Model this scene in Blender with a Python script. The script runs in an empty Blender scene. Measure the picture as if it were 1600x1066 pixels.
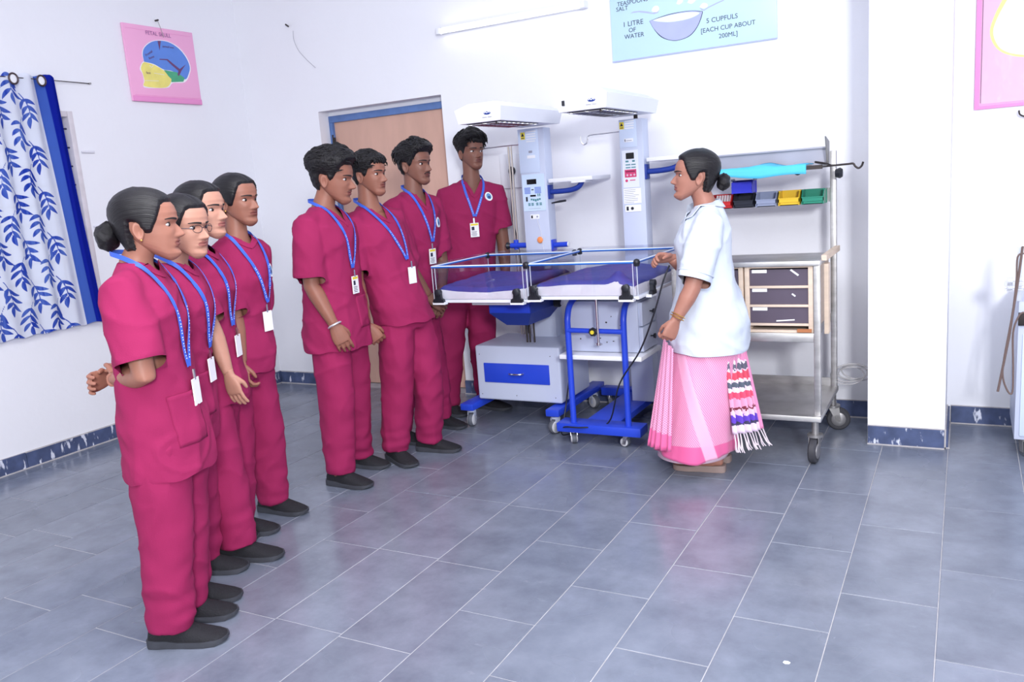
import bpy, bmesh, math, random
import numpy as np
from mathutils import Vector, Matrix, noise
from mathutils.bvhtree import BVHTree

random.seed(7)
scene = bpy.context.scene
COL = scene.collection
R = math.radians

# ------------------------------------------------------------------ camera
CAM_H = 1.45
FPX = 1301.0
RIGHT = Vector((0.87948157, 0.46995318, -0.07520755))
DOWN = Vector((0.02154645, -0.19717495, -0.98013152))
FWD = Vector((-0.47544497, 0.86038715, -0.18353756))
CAMP = Vector((0, 0, CAM_H))
cam_data = bpy.data.cameras.new('camera')
cam_data.sensor_width = 36.0
cam_data.lens = FPX / 1600 * 36
cam_data.clip_start = 0.05
cam = bpy.data.objects.new('camera', cam_data)
COL.objects.link(cam)
m3 = Matrix((RIGHT, -DOWN, -FWD)).transposed()
cam.matrix_world = Matrix.Translation(CAMP) @ m3.to_4x4()
scene.camera = cam

# ------------------------------------------------------------------ world, lights, exposure
world = bpy.data.worlds.new('world')
scene.world = world
world.use_nodes = True
bg = world.node_tree.nodes['Background']
bg.inputs[0].default_value = (0.93, 0.955, 1.0, 1)
bg.inputs[1].default_value = 1.0

def area_light(name, loc, target, size, power, color=(1, 1, 1), size_y=None):
    d = bpy.data.lights.new(name, 'AREA')
    d.energy = power
    d.color = color
    d.shape = 'RECTANGLE'
    d.size = size
    d.size_y = size_y or size
    o = bpy.data.objects.new(name, d)
    COL.objects.link(o)
    o.location = loc
    o.rotation_euler = (Vector(target) - Vector(loc)).to_track_quat('-Z', 'Y').to_euler()
    return o

area_light('camera_flash', (1.45, -1.5, 2.35), (-1.9, 4.0, 1.1), 0.6, 240, (0.97, 0.98, 1.0))
area_light('ceiling_fill_light', (-1.2, 1.2, 3.25), (-1.2, 1.2, 0), 2.6, 120, (0.96, 0.97, 1.0))  # added overhead fill to brighten the room, stands for no seen fitting

vs = scene.view_settings
vs.view_transform = 'Standard'
vs.look = 'None'
vs.gamma = 1.0
vs.use_curve_mapping = False
vs.exposure = -0.04

# ------------------------------------------------------------------ pixel helpers (measured from the photograph, 1600x1066)
def ray(px, py):
    return RIGHT * ((px - 800) / FPX) + DOWN * ((py - 533) / FPX) + FWD
def floor_pt(px, py, z=0.0):
    r = ray(px, py)
    return CAMP + r * ((z - CAM_H) / r.z)
def on_y(px, py, y):
    r = ray(px, py)
    return CAMP + r * (y / r.y)
def on_x(px, py, x):
    r = ray(px, py)
    return CAMP + r * (x / r.x)
NH = Vector((FWD.x, FWD.y, 0)).normalized()
RH = Vector((RIGHT.x, RIGHT.y, 0)).normalized()
def on_plane(base, px, py, do=0.0):
    r = ray(px, py)
    t = ((Vector(base) - CAMP).dot(NH) + do) / r.dot(NH)
    return CAMP + r * t

# ------------------------------------------------------------------ materials
MATS = {}
def srgb(r, g, b):
    def f(c):
        c = c / 255
        return c / 12.92 if c <= 0.04045 else ((c + 0.055) / 1.055) ** 2.4
    return (f(r), f(g), f(b), 1)
def mat(name, color, rough=0.6, metal=0.0, spec=0.5, var=0.0, vscale=8.0, bump=0.0, bscale=60.0, emit=None, estr=0.0,
        trans=0.0, alpha=1.0, sheen=0.0, stretch=(1, 1, 1), detail=4.0, ior=1.45, sss=0.0):
    if name in MATS:
        return MATS[name]
    m = bpy.data.materials.new(name)
    m.use_nodes = True
    nt = m.node_tree
    p = nt.nodes['Principled BSDF']
    c = color if len(color) == 4 else tuple(color) + (1,)
    p.inputs['Base Color'].default_value = c
    p.inputs['Roughness'].default_value = rough
    p.inputs['Metallic'].default_value = metal
    p.inputs['Specular IOR Level'].default_value = spec
    p.inputs['IOR'].default_value = ior
    p.inputs['Transmission Weight'].default_value = trans
    p.inputs['Alpha'].default_value = alpha
    if sss:
        p.inputs['Subsurface Weight'].default_value = sss
        p.inputs['Subsurface Radius'].default_value = (0.012, 0.005, 0.003)
        p.inputs['Subsurface Scale'].default_value = 0.5
    if sheen:
        p.inputs['Sheen Weight'].default_value = sheen
    if emit:
        p.inputs['Emission Color'].default_value = tuple(emit) + (1,)
        p.inputs['Emission Strength'].default_value = estr
    if var or bump:
        tc = nt.nodes.new('ShaderNodeTexCoord')
        mp = nt.nodes.new('ShaderNodeMapping')
        mp.inputs['Scale'].default_value = stretch
        nt.links.new(tc.outputs['Object'], mp.inputs[0])
        if var:
            n = nt.nodes.new('ShaderNodeTexNoise')
            n.inputs['Scale'].default_value = vscale
            n.inputs['Detail'].default_value = detail
            nt.links.new(mp.outputs[0], n.inputs['Vector'])
            mr = nt.nodes.new('ShaderNodeMapRange')
            mr.inputs[1].default_value = 0.3
            mr.inputs[2].default_value = 0.7
            mr.inputs[3].default_value = 1 - var
            mr.inputs[4].default_value = 1 + var
            nt.links.new(n.outputs[0], mr.inputs[0])
            mx = nt.nodes.new('ShaderNodeMix')
            mx.data_type = 'RGBA'
            mx.blend_type = 'MULTIPLY'
            mx.inputs[0].default_value = 1
            mx.inputs[6].default_value = c
            nt.links.new(mr.outputs[0], mx.inputs[7])
            nt.links.new(mx.outputs[2], p.inputs['Base Color'])
        if bump:
            n2 = nt.nodes.new('ShaderNodeTexNoise')
            n2.inputs['Scale'].default_value = bscale
            n2.inputs['Detail'].default_value = 3
            nt.links.new(mp.outputs[0], n2.inputs['Vector'])
            b = nt.nodes.new('ShaderNodeBump')
            b.inputs['Strength'].default_value = bump
            b.inputs['Distance'].default_value = 0.01
            nt.links.new(n2.outputs[0], b.inputs['Height'])
            nt.links.new(b.outputs[0], p.inputs['Normal'])
    MATS[name] = m
    return m

WALL = mat('wall_paint', srgb(238, 239, 246), 0.75, var=0.015, vscale=1.5, bump=0.12, bscale=25)
GROUT = mat('grout', srgb(176, 174, 178), 0.9, var=0.15, vscale=20)
BLUE_PAINT = mat('blue_enamel', srgb(40, 72, 205), 0.35, var=0.04, vscale=6)
BLUE_DARK = mat('blue_enamel_dark', srgb(34, 60, 150), 0.4)
GREY_PAINT = mat('grey_blue_enamel', srgb(196, 204, 226), 0.42, var=0.02, vscale=5)
WHITE_PAINT = mat('white_enamel', srgb(236, 238, 246), 0.4, var=0.01, vscale=5)
PANEL_BLUE = mat('pale_blue_panel', srgb(206, 220, 244), 0.4)
CHROME = mat('chrome', (0.72, 0.72, 0.74), 0.2, 1.0)
STEEL = mat('stainless_steel', (0.50, 0.49, 0.49), 0.42, 0.85, var=0.15, vscale=9, stretch=(1, 1, 4))
STEEL_DULL = mat('dull_steel', srgb(160, 158, 158), 0.4, 0.7, var=0.12, vscale=9)
BLACK_PL = mat('black_plastic', srgb(34, 36, 44), 0.4)
DARK_METAL = mat('dark_metal', srgb(66, 60, 60), 0.45, 0.6)
RUBBER = mat('grey_rubber', srgb(92, 96, 106), 0.65)
WHEEL_W = mat('wheel_cover', srgb(205, 206, 212), 0.5)
INK = mat('black_ink', srgb(40, 42, 66), 0.7)
WHITE_PRINT = mat('white_print', srgb(242, 244, 250), 0.6)
SCREEN = mat('black_screen', srgb(18, 18, 26), 0.15)

# ------------------------------------------------------------------ mesh builder
class MB:
    def __init__(s):
        s.v = []
        s.f = []
        s.mi = []
        s.uv = None
    def add(s, verts, faces, mi=0):
        o = len(s.v)
        s.v += [tuple(x) for x in verts]
        s.f += [tuple(i + o for i in fc) for fc in faces]
        s.mi += [mi] * len(faces)
        return s
    def box(s, x0, x1, y0, y1, z0, z1, bev=0.0, mi=0, seg=2):
        if bev <= 0:
            vs_ = [(x, y, z) for x in (x0, x1) for y in (y0, y1) for z in (z0, z1)]
            return s.add(vs_, [(0, 1, 3, 2), (4, 6, 7, 5), (0, 4, 5, 1), (2, 3, 7, 6), (0, 2, 6, 4), (1, 5, 7, 3)], mi)
        bm = bmesh.new()
        bmesh.ops.create_cube(bm, size=1)
        bmesh.ops.scale(bm, vec=(x1 - x0, y1 - y0, z1 - z0), verts=bm.verts)
        bmesh.ops.translate(bm, vec=((x0 + x1) / 2, (y0 + y1) / 2, (z0 + z1) / 2), verts=bm.verts)
        bmesh.ops.bevel(bm, geom=bm.edges[:], offset=bev, segments=seg, affect='EDGES', profile=0.5)
        bm.verts.index_update()
        s.add([v.co for v in bm.verts], [[v.index for v in f.verts] for f in bm.faces], mi)
        bm.free()
        return s
    def obox(s, c, ax, ay, az, mi=0):
        c = Vector(c); ax = Vector(ax); ay = Vector(ay); az = Vector(az)
        vs_ = [c + ax * i + ay * j + az * k for i in (-1, 1) for j in (-1, 1) for k in (-1, 1)]
        return s.add(vs_, [(0, 1, 3, 2), (4, 6, 7, 5), (0, 4, 5, 1), (2, 3, 7, 6), (0, 2, 6, 4), (1, 5, 7, 3)], mi)
    def loft(s, rings, caps=True, mi=0):
        n = len(rings[0])
        vs_ = [p for r in rings for p in r]
        fs = []
        for i in range(len(rings) - 1):
            for j in range(n):
                k = (j + 1) % n
                fs.append((i * n + j, i * n + k, (i + 1) * n + k, (i + 1) * n + j))
        if caps:
            fs.append(tuple(reversed(range(n))))
            fs.append(tuple((len(rings) - 1) * n + j for j in range(n)))
        return s.add(vs_, fs, mi)
    def tube(s, pts, rad, n=10, caps=True, mi=0, ref=None):
        pts = [Vector(p) for p in pts]
        if not hasattr(rad, '__len__'):
            rad = [rad] * len(pts)
        rings = []
        prev = None
        for i, p in enumerate(pts):
            t = (pts[min(i + 1, len(pts) - 1)] - pts[max(i - 1, 0)])
            t = t.normalized() if t.length > 1e-9 else Vector((0, 0, 1))
            if prev is None:
                a = Vector(ref) if ref is not None else (Vector((0, 0, 1)) if abs(t.z) < 0.9 else Vector((1, 0, 0)))
            else:
                a = prev
            u = (a - t * a.dot(t))
            u = u.normalized() if u.length > 1e-6 else t.orthogonal().normalized()
            prev = u
            w = t.cross(u)
            r = rad[i]
            ru, rw = (r if hasattr(r, '__len__') else (r, r))
            rings.append([p + u * (ru * math.cos(2 * math.pi * k / n)) + w * (rw * math.sin(2 * math.pi * k / n)) for k in range(n)])
        return s.loft(rings, caps, mi)
    def cyl(s, p0, p1, r, n=14, mi=0):
        return s.tube([p0, p1], r, n, True, mi)
    def ellipsoid(s, c, ax, ay, az, nu=14, nv=8, mi=0):
        c = Vector(c); ax = Vector(ax); ay = Vector(ay); az = Vector(az)
        vs_ = [c - az]
        for i in range(1, nv):
            th = -math.pi / 2 + math.pi * i / nv
            for j in range(nu):
                ph = 2 * math.pi * j / nu
                vs_.append(c + ax * (math.cos(th) * math.cos(ph)) + ay * (math.cos(th) * math.sin(ph)) + az * math.sin(th))
        vs_.append(c + az)
        fs = []
        for j in range(nu):
            fs.append((0, 1 + (j + 1) % nu, 1 + j))
        for i in range(nv - 2):
            for j in range(nu):
                a = 1 + i * nu + j; b = 1 + i * nu + (j + 1) % nu
                fs.append((a, b, b + nu, a + nu))
        last = len(vs_) - 1
        for j in range(nu):
            fs.append((1 + (nv - 2) * nu + j, 1 + (nv - 2) * nu + (j + 1) % nu, last))
        return s.add(vs_, fs, mi)
    def prism(s, pts, d, mi=0):
        # polygon pts (3D, planar) extruded by vector d
        n = len(pts)
        d = Vector(d)
        a = [Vector(p) for p in pts]
        return s.add(a + [p + d for p in a], [tuple(reversed(range(n))), tuple(range(n, 2 * n))] +
                     [(i, (i + 1) % n, n + (i + 1) % n, n + i) for i in range(n)], mi)
    def build(s, name, mats, parent=None, smooth=40, fix=True):
        me = bpy.data.meshes.new(name)
        off = world_loc(parent) if parent else Vector((0, 0, 0))
        me.from_pydata([(v[0] - off.x, v[1] - off.y, v[2] - off.z) for v in s.v], [], s.f)
        if not isinstance(mats, (list, tuple)):
            mats = [mats]
        for m in mats:
            me.materials.append(m)
        if len(mats) > 1:
            me.polygons.foreach_set('material_index', s.mi)
        if fix:
            bm = bmesh.new(); bm.from_mesh(me)
            bmesh.ops.recalc_face_normals(bm, faces=bm.faces[:])
            bm.to_mesh(me); bm.free()
        if smooth:
            me.polygons.foreach_set('use_smooth', [True] * len(me.polygons))
            if smooth < 180:
                me.set_sharp_from_angle(angle=R(smooth))
        me.update()
        o = bpy.data.objects.new(name, me)
        COL.objects.link(o)
        if parent:
            o.parent = parent
        return o

LOCS = {}
def world_loc(o):
    v = Vector(o.location)
    while o.parent:
        o = o.parent
        v += Vector(o.location)
    return v
def tag(o, label=None, cat=None, group=None, kind=None):
    if label: o['label'] = label
    if cat: o['category'] = cat
    if group: o['group'] = group
    if kind: o['kind'] = kind
    return o
def thing(name, loc, label, cat, group=None):
    o = bpy.data.objects.new(name, None)
    o.empty_display_size = 0.1
    COL.objects.link(o)
    o.location = loc
    return tag(o, label, cat, group)
def link_mesh(name, me, parent=None, loc=(0, 0, 0)):
    o = bpy.data.objects.new(name, me)
    COL.objects.link(o)
    o.location = loc
    if parent:
        o.parent = parent
    return o
def boxpart(name, b, m, parent, bev=0.0):
    return MB().box(*b, bev=bev).build(name, m, parent)
def frame_box(mb, x0, x1, y0, y1, z0, z1):
    return mb.box(x0, x1, y0, y1, z0, z1)

def text_mesh(name, body, size, origin, xdir, ydir, m, parent, align='CENTER', extrude=0.0004, shear=0.0):
    cu = bpy.data.curves.new(name, 'FONT')
    cu.body = body
    cu.size = size
    cu.align_x = align
    cu.align_y = 'CENTER'
    cu.extrude = extrude
    cu.shear = shear
    cu.resolution_u = 3
    t = bpy.data.objects.new(name, cu)
    COL.objects.link(t)
    dg = bpy.context.evaluated_depsgraph_get()
    me = bpy.data.meshes.new_from_object(t.evaluated_get(dg))
    bpy.data.objects.remove(t)
    x = Vector(xdir).normalized(); y = Vector(ydir).normalized(); z = x.cross(y)
    M = Matrix((x, y, z)).transposed().to_4x4()
    M.translation = Vector(origin) - (world_loc(parent) if parent else Vector())
    me.transform(M)
    me.materials.clear()
    me.materials.append(m)
    return link_mesh(name, me, parent)

def catmull(pts, k=6):
    pts = [Vector(p) for p in pts]
    out = []
    for i in range(len(pts) - 1):
        p0 = pts[max(i - 1, 0)]; p1 = pts[i]; p2 = pts[i + 1]; p3 = pts[min(i + 2, len(pts) - 1)]
        for j in range(k):
            t = j / k
            out.append(0.5 * ((2 * p1) + (p2 - p0) * t + (2 * p0 - 5 * p1 + 4 * p2 - p3) * t * t + (3 * p1 - p0 - 3 * p2 + p3) * t ** 3))
    out.append(pts[-1])
    return out
def sstep(x, a, b):
    t = min(1, max(0, (x - a) / (b - a)))
    return t * t * (3 - 2 * t)
# ================================================================== ROOM
XL, YB, ZC, XR = -4.93, 4.95, 3.3, 3.2

# ---- floor slabs
def tile_material():
    m = bpy.data.materials.new('kota_stone')
    m.use_nodes = True
    nt = m.node_tree
    L = nt.links.new
    p = nt.nodes['Principled BSDF']
    geo = nt.nodes.new('ShaderNodeNewGeometry')
    oi = nt.nodes.new('ShaderNodeObjectInfo')
    add = nt.nodes.new('ShaderNodeVectorMath'); add.operation = 'MULTIPLY_ADD'
    comb = nt.nodes.new('ShaderNodeCombineXYZ')
    L(oi.outputs['Random'], comb.inputs[0]); L(oi.outputs['Random'], comb.inputs[1]); L(oi.outputs['Random'], comb.inputs[2])
    add.inputs[1].default_value = (17, 31, 11)
    L(comb.outputs[0], add.inputs[0]); L(geo.outputs['Position'], add.inputs[2])
    n1 = nt.nodes.new('ShaderNodeTexNoise'); n1.inputs['Scale'].default_value = 5; n1.inputs['Detail'].default_value = 6; n1.inputs['Roughness'].default_value = 0.65
    L(add.outputs[0], n1.inputs['Vector'])
    n2 = nt.nodes.new('ShaderNodeTexNoise'); n2.inputs['Scale'].default_value = 1.6; n2.inputs['Detail'].default_value = 3
    L(geo.outputs['Position'], n2.inputs['Vector'])
    cr = nt.nodes.new('ShaderNodeValToRGB')
    cr.color_ramp.elements[0].position = 0.28; cr.color_ramp.elements[0].color = srgb(100, 107, 123)
    cr.color_ramp.elements[1].position = 0.75; cr.color_ramp.elements[1].color = srgb(130, 137, 153)
    L(n1.outputs[0], cr.inputs[0])
    # per slab tone
    mr = nt.nodes.new('ShaderNodeMapRange'); mr.inputs[3].default_value = 0.93; mr.inputs[4].default_value = 1.06
    L(oi.outputs['Random'], mr.inputs[0])
    mx = nt.nodes.new('ShaderNodeMix'); mx.data_type = 'RGBA'; mx.blend_type = 'MULTIPLY'; mx.inputs[0].default_value = 1
    L(cr.outputs[0], mx.inputs[6]); L(mr.outputs[0], mx.inputs[7])
    # chalky dust marks
    mp = nt.nodes.new('ShaderNodeMapping'); mp.inputs['Scale'].default_value = (4, 9, 1); mp.inputs['Rotation'].default_value = (0, 0, 0.5)
    L(geo.outputs['Position'], mp.inputs[0])
    n3 = nt.nodes.new('ShaderNodeTexNoise'); n3.inputs['Scale'].default_value = 1.7; n3.inputs['Detail'].default_value = 9; n3.inputs['Roughness'].default_value = 0.75
    L(mp.outputs[0], n3.inputs['Vector'])
    r3 = nt.nodes.new('ShaderNodeMapRange'); r3.inputs[1].default_value = 0.62; r3.inputs[2].default_value = 0.85; r3.inputs[4].default_value = 0.35
    L(n3.outputs[0], r3.inputs[0])
    mx2 = nt.nodes.new('ShaderNodeMix'); mx2.data_type = 'RGBA'
    L(r3.outputs[0], mx2.inputs[0]); L(mx.outputs[2], mx2.inputs[6]); mx2.inputs[7].default_value = srgb(205, 205, 212)
    L(mx2.outputs[2], p.inputs['Base Color'])
    rr = nt.nodes.new('ShaderNodeMapRange'); rr.inputs[1].default_value = 0.3; rr.inputs[2].default_value = 0.7; rr.inputs[3].default_value = 0.14; rr.inputs[4].default_value = 0.34
    L(n2.outputs[0], rr.inputs[0]); L(rr.outputs[0], p.inputs['Roughness'])
    b = nt.nodes.new('ShaderNodeBump'); b.inputs['Strength'].default_value = 0.12; b.inputs['Distance'].default_value = 0.01
    L(n1.outputs[0], b.inputs['Height']); L(b.outputs[0], p.inputs['Normal'])
    p.inputs['Specular IOR Level'].default_value = 0.55
    return m
TILE = tile_material()
floor = MB().box(XL - 0.2, XR, -3.0, 5.3, -0.2, -0.0018).build('floor', GROUT, None, 0)
tag(floor, 'grey blue kota stone slab floor with pale mortar joints', None, kind='structure')
TW, TL = 0.297, 0.605
def slab_mesh(w, l):
    g = 0.0016
    bm = bmesh.new()
    x0, x1, y0, y1 = g, w - g, g, l - g
    b = 0.0012
    lo = [bm.verts.new(c) for c in ((x0, y0, -0.012), (x1, y0, -0.012), (x1, y1, -0.012), (x0, y1, -0.012))]
    mi = [bm.verts.new(c) for c in ((x0, y0, -b), (x1, y0, -b), (x1, y1, -b), (x0, y1, -b))]
    hi = [bm.verts.new(c) for c in ((x0 + b, y0 + b, 0), (x1 - b, y0 + b, 0), (x1 - b, y1 - b, 0), (x0 + b, y1 - b, 0))]
    for a, c in ((lo, mi), (mi, hi)):
        for i in range(4):
            bm.faces.new((a[i], a[(i + 1) % 4], c[(i + 1) % 4], c[i]))
    bm.faces.new(hi)
    me = bpy.data.meshes.new('stone_slab')
    bm.to_mesh(me); bm.free()
    me.materials.append(TILE)
    return me
FULL = slab_mesh(TW, TL)
row_off = {0: 4.016, 1: 2.53, 2: 2.217, 3: 2.543, 4: 2.851, 5: 2.554, -1: 3.094, 7: 1.958, 8: 2.882, 9: 1.824, 11: 2.10}
for k in range(-4, 17):
    x1 = -0.05 - TW * k
    x0 = x1 - TW
    if x0 < XL:
        x0 = XL + 0.004
    if x1 - x0 < 0.02:
        continue
    off = row_off.get(k, random.uniform(0, TL)) % TL
    y = off + TL
    ys = 1.0
    while y > ys:
        y -= TL
    while y < YB - 0.01:
        a, b = max(y, 0.9), min(y + TL, YB)
        if b - a > 0.02:
            if b - a > TL - 1e-4 and x1 - x0 > TW - 1e-4:
                me = FULL
            else:
                me = slab_mesh(x1 - x0, b - a)
            o = link_mesh('stone_slab', me, floor, (x0, a, random.uniform(-0.0006, 0.0003)))
        y += TL

# ---- walls
def wall(name, boxes, label):
    mb = MB()
    for b in boxes:
        mb.box(*b)
    return tag(mb.build(name, WALL, None, 0), label, None, kind='structure')
WY0, WY1, WZ0, WZ1 = 2.15, 3.47, 0.88, 2.11
wall_left = wall('wall_left', [(XL - 0.22, XL, -3, WY0, -0.2, ZC), (XL - 0.22, XL, WY1, 5.3, -0.2, ZC),
                   (XL - 0.22, XL, WY0, WY1, -0.2, WZ0), (XL - 0.22, XL, WY0, WY1, WZ1, ZC)], 'white plastered wall with the curtained window')
dl = on_y(497, 175, YB); dr = on_y(689, 151, YB)
DX0, DX1, DZ = dl.x, dr.x, dl.z
wall_back = wall('wall_back', [(XL, DX0, YB, YB + 0.3, -0.2, ZC), (DX0, DX1, YB, YB + 0.3, DZ, ZC), (DX1, XR, YB, YB + 0.3, -0.2, ZC)],
                 'white plastered wall behind the baby warmers')
wall_right = wall('wall_right', [(XR, XR + 0.2, -3, 5.3, -0.2, ZC)], 'white plastered side wall')
ceiling = tag(MB().box(XL - 0.2, XR + 0.2, -3, 5.3, ZC, ZC + 0.15).build('ceiling', WALL, None, 0), 'white plastered ceiling', None, kind='structure')
PX0, PX1, PY0 = -0.42, -0.066, 4.48
pil = wall('trim_1', [(PX0, PX1, PY0, YB, 0.0, ZC)], 'white square pilaster standing out from the back wall')

# ---- skirting
def skirt_material():
    m = mat('skirting_stone', srgb(74, 86, 122), 0.55, var=0.25, vscale=14)
    nt = m.node_tree
    p = nt.nodes['Principled BSDF']
    src = p.inputs['Base Color'].links[0].from_socket
    geo = nt.nodes.new('ShaderNodeNewGeometry')
    mp = nt.nodes.new('ShaderNodeMapping'); mp.inputs['Scale'].default_value = (14, 14, 4)
    nt.links.new(geo.outputs['Position'], mp.inputs[0])
    n = nt.nodes.new('ShaderNodeTexNoise'); n.inputs['Scale'].default_value = 2.2; n.inputs['Detail'].default_value = 5
    nt.links.new(mp.outputs[0], n.inputs['Vector'])
    r = nt.nodes.new('ShaderNodeMapRange'); r.inputs[1].default_value = 0.61; r.inputs[2].default_value = 0.66
    nt.links.new(n.outputs[0], r.inputs[0])
    mx = nt.nodes.new('ShaderNodeMix'); mx.data_type = 'RGBA'
    nt.links.new(r.outputs[0], mx.inputs[0]); nt.links.new(src, mx.inputs[6]); mx.inputs[7].default_value = srgb(214, 218, 234)
    nt.links.new(mx.outputs[2], p.inputs['Base Color'])
    return m
SKIRT = skirt_material()
MORTAR = mat('skirting_mortar', srgb(188, 184, 186), 0.9, var=0.1, vscale=30)
SH = 0.095
def skirting(name, p0, p1, nrm, label):
    p0 = Vector(p0); p1 = Vector(p1); n = Vector(nrm)
    d = (p1 - p0); Ln = d.length; d.normalize()
    mb = MB()
    a = p0 + n * 0.003; b = p1 + n * 0.003
    mb.obox((a + b) / 2 + Vector((0, 0, SH / 2 + 0.002)), d * (Ln / 2), n * 0.003, Vector((0, 0, SH / 2 + 0.003)))
    # mortar fillet at the foot
    mb.obox((p0 + p1) / 2 + n * 0.011 + Vector((0, 0, 0.003)), d * (Ln / 2), n * 0.011, Vector((0, 0, 0.003)))
    root = tag(mb.build(name, MORTAR, None, 0), label, None, kind='structure')
    s = 0
    while s < Ln - 0.03:
        l = min(random.uniform(0.5, 0.62), Ln - s)
        c = p0 + d * (s + l / 2) + n * (0.008 + random.uniform(0, 0.002)) + Vector((0, 0, SH / 2))
        t = MB().obox(c, d * (l / 2 - 0.002), n * 0.006, Vector((0, 0, SH / 2 + random.uniform(-0.003, 0.003)))).build('skirting_tile', SKIRT, root, 0)
        s += l
    return root
skirting('baseboard_left', (XL, 1.2, 0), (XL, YB, 0), (1, 0, 0), 'dark blue stone skirting along the curtain wall')
skirting('baseboard_back', (DX1, YB, 0), (PX0, YB, 0), (0, -1, 0), 'dark blue stone skirting behind the warmers')
skirting('baseboard_back_corner', (XL + 0.02, YB, 0), (DX0, YB, 0), (0, -1, 0), 'dark blue stone skirting between corner and door')
skirting('baseboard_pilaster', (PX0, PY0, 0), (PX1, PY0, 0), (0, -1, 0), 'blue stone skirting on the pilaster front')
skirting('baseboard_pilaster_side', (PX1, PY0, 0), (PX1, YB, 0), (1, 0, 0), 'blue stone skirting on the pilaster side')
skirting('baseboard_right', (PX1 + 0.02, YB, 0), (2.2, YB, 0), (0, -1, 0), 'blue stone skirting right of the pilaster')

# ---- door
WOOD_PLY = mat('plywood', srgb(206, 166, 150), 0.6, var=0.09, vscale=2.2, stretch=(3.2, 1, 0.8), detail=7)
FRAME_BLUE = mat('door_frame_blue', srgb(92, 122, 178), 0.5, var=0.12, vscale=12)
YD = YB + 0.13
door = thing('door_1', ((DX0 + DX1) / 2, YD, 0), 'bare plywood door set back in a blue frame', None)
door['kind'] = 'structure'
ply = MB()
ply.box(DX0 + 0.03, DX1 + 0.02, YD, YD + 0.04, 0.005, DZ - 0.075)
ply.build('door_leaf', WOOD_PLY, door, 0)
MB().box(DX0, DX1 + 0.02, YD - 0.025, YD + 0.05, DZ - 0.078, DZ - 0.03, bev=0.003).build('frame_head', FRAME_BLUE, door)
MB().box(DX0, DX0 + 0.032, YD - 0.025, YD + 0.05, 0, DZ - 0.078, bev=0.003).build('frame_jamb', FRAME_BLUE, door)
MB().box(DX0, DX1 + 0.02, YD - 0.01, YD + 0.05, DZ - 0.03, DZ).build('head_plaster', WALL, door, 0)
hb = MB()
hb.box(DX0 + 0.024, DX0 + 0.05, YD - 0.034, YD - 0.022, 1.72, 1.9, bev=0.002)
hb.cyl((DX0 + 0.034, YD - 0.036, 1.70), (DX0 + 0.034, YD - 0.036, 1.92), 0.006, 8)
hb.build('hinge', DARK_METAL, door)
boxpart('backing', (DX0 - 0.1, DX1 + 0.1, YD + 0.05, YD + 0.12, 0, DZ + 0.1), WALL, door)

# ---- tube light on the back wall
ta = on_y(682, 44, YB - 0.05); tb = on_y(914, 4, YB - 0.05)
tl = thing('tube_light', (ta.x, YB, ta.z), 'white fluorescent tube batten glowing high on back wall', 'light')
zt = 2.485
MB().box(ta.x, tb.x, YB - 0.035, YB, zt - 0.02, zt + 0.02, bev=0.004).build('batten', WHITE_PAINT, tl)
TUBE = mat('lit_tube', (1, 1, 1), 0.5, emit=(1, 0.98, 0.95), estr=4.0)
MB().cyl((ta.x + 0.03, YB - 0.05, zt - 0.006), (tb.x - 0.03, YB - 0.05, zt - 0.006), 0.013, 14).build('tube', TUBE, tl)
for xx in (ta.x, tb.x - 0.03):
    MB().box(xx, xx + 0.03, YB - 0.066, YB - 0.033, zt - 0.024, zt + 0.014, bev=0.003).build('lamp_holder', WHITE_PAINT, tl)

# ---- window and curtain on the left wall
FRAME_W = mat('window_frame_paint', srgb(214, 208, 214), 0.6, var=0.08, vscale=15)
win = thing('window_1', (XL, (WY0 + WY1) / 2, WZ0), 'white framed window with iron grill behind the curtain', None)
win['kind'] = 'structure'
fm = MB()
for b in ((XL - 0.13, XL + 0.006, WY1 - 0.035, WY1, WZ0, WZ1), (XL - 0.13, XL + 0.006, WY0, WY0 + 0.035, WZ0, WZ1),
          (XL - 0.12, XL + 0.004, WY0 + 0.036, WY1 - 0.036, WZ0, WZ0 + 0.035), (XL - 0.12, XL + 0.004, WY0 + 0.036, WY1 - 0.036, WZ1 - 0.035, WZ1),
          (XL - 0.10, XL - 0.06, 2.78, 2.82, WZ0 + 0.036, WZ1 - 0.036)):
    fm.box(*b, bev=0.003)
fm.build('window_frame', FRAME_W, win)
GLASSW = mat('frosted_pane', srgb(232, 240, 255), 0.6, trans=0.7)
for y0, y1 in ((WY0 + 0.03, 2.78), (2.82, WY1 - 0.03)):
    MB().box(XL - 0.085, XL - 0.08, y0, y1, WZ0 + 0.03, WZ1 - 0.03).build('pane', GLASSW, win, 0)
IRON = mat('grill_iron', srgb(58, 62, 92), 0.5, 0.3)
z = WZ0 + 0.09
while z < WZ1 - 0.05:
    MB().cyl((XL - 0.03, WY0 + 0.01, z), (XL - 0.03, WY1 - 0.005, z), 0.0055, 8).build('grill_bar', IRON, win)
    z += 0.115
for y in (2.3, 2.62, 2.95, 3.27):
    MB().cyl((XL - 0.036, y, WZ0), (XL - 0.036, y, WZ1), 0.006, 8).build('grill_upright', IRON, win)
LATCH = mat('latch_paint', srgb(222, 222, 232), 0.5)
for zz in (1.86, 1.39):
    lt = MB()
    lt.box(XL, XL + 0.008, WY1 + 0.02, WY1 + 0.11, zz - 0.008, zz + 0.008, bev=0.002)
    lt.cyl((XL + 0.01, WY1 + 0.015, zz), (XL + 0.01, WY1 + 0.10, zz - 0.004), 0.004, 8)
    lt.build('stay_bar', LATCH, win)

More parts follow.
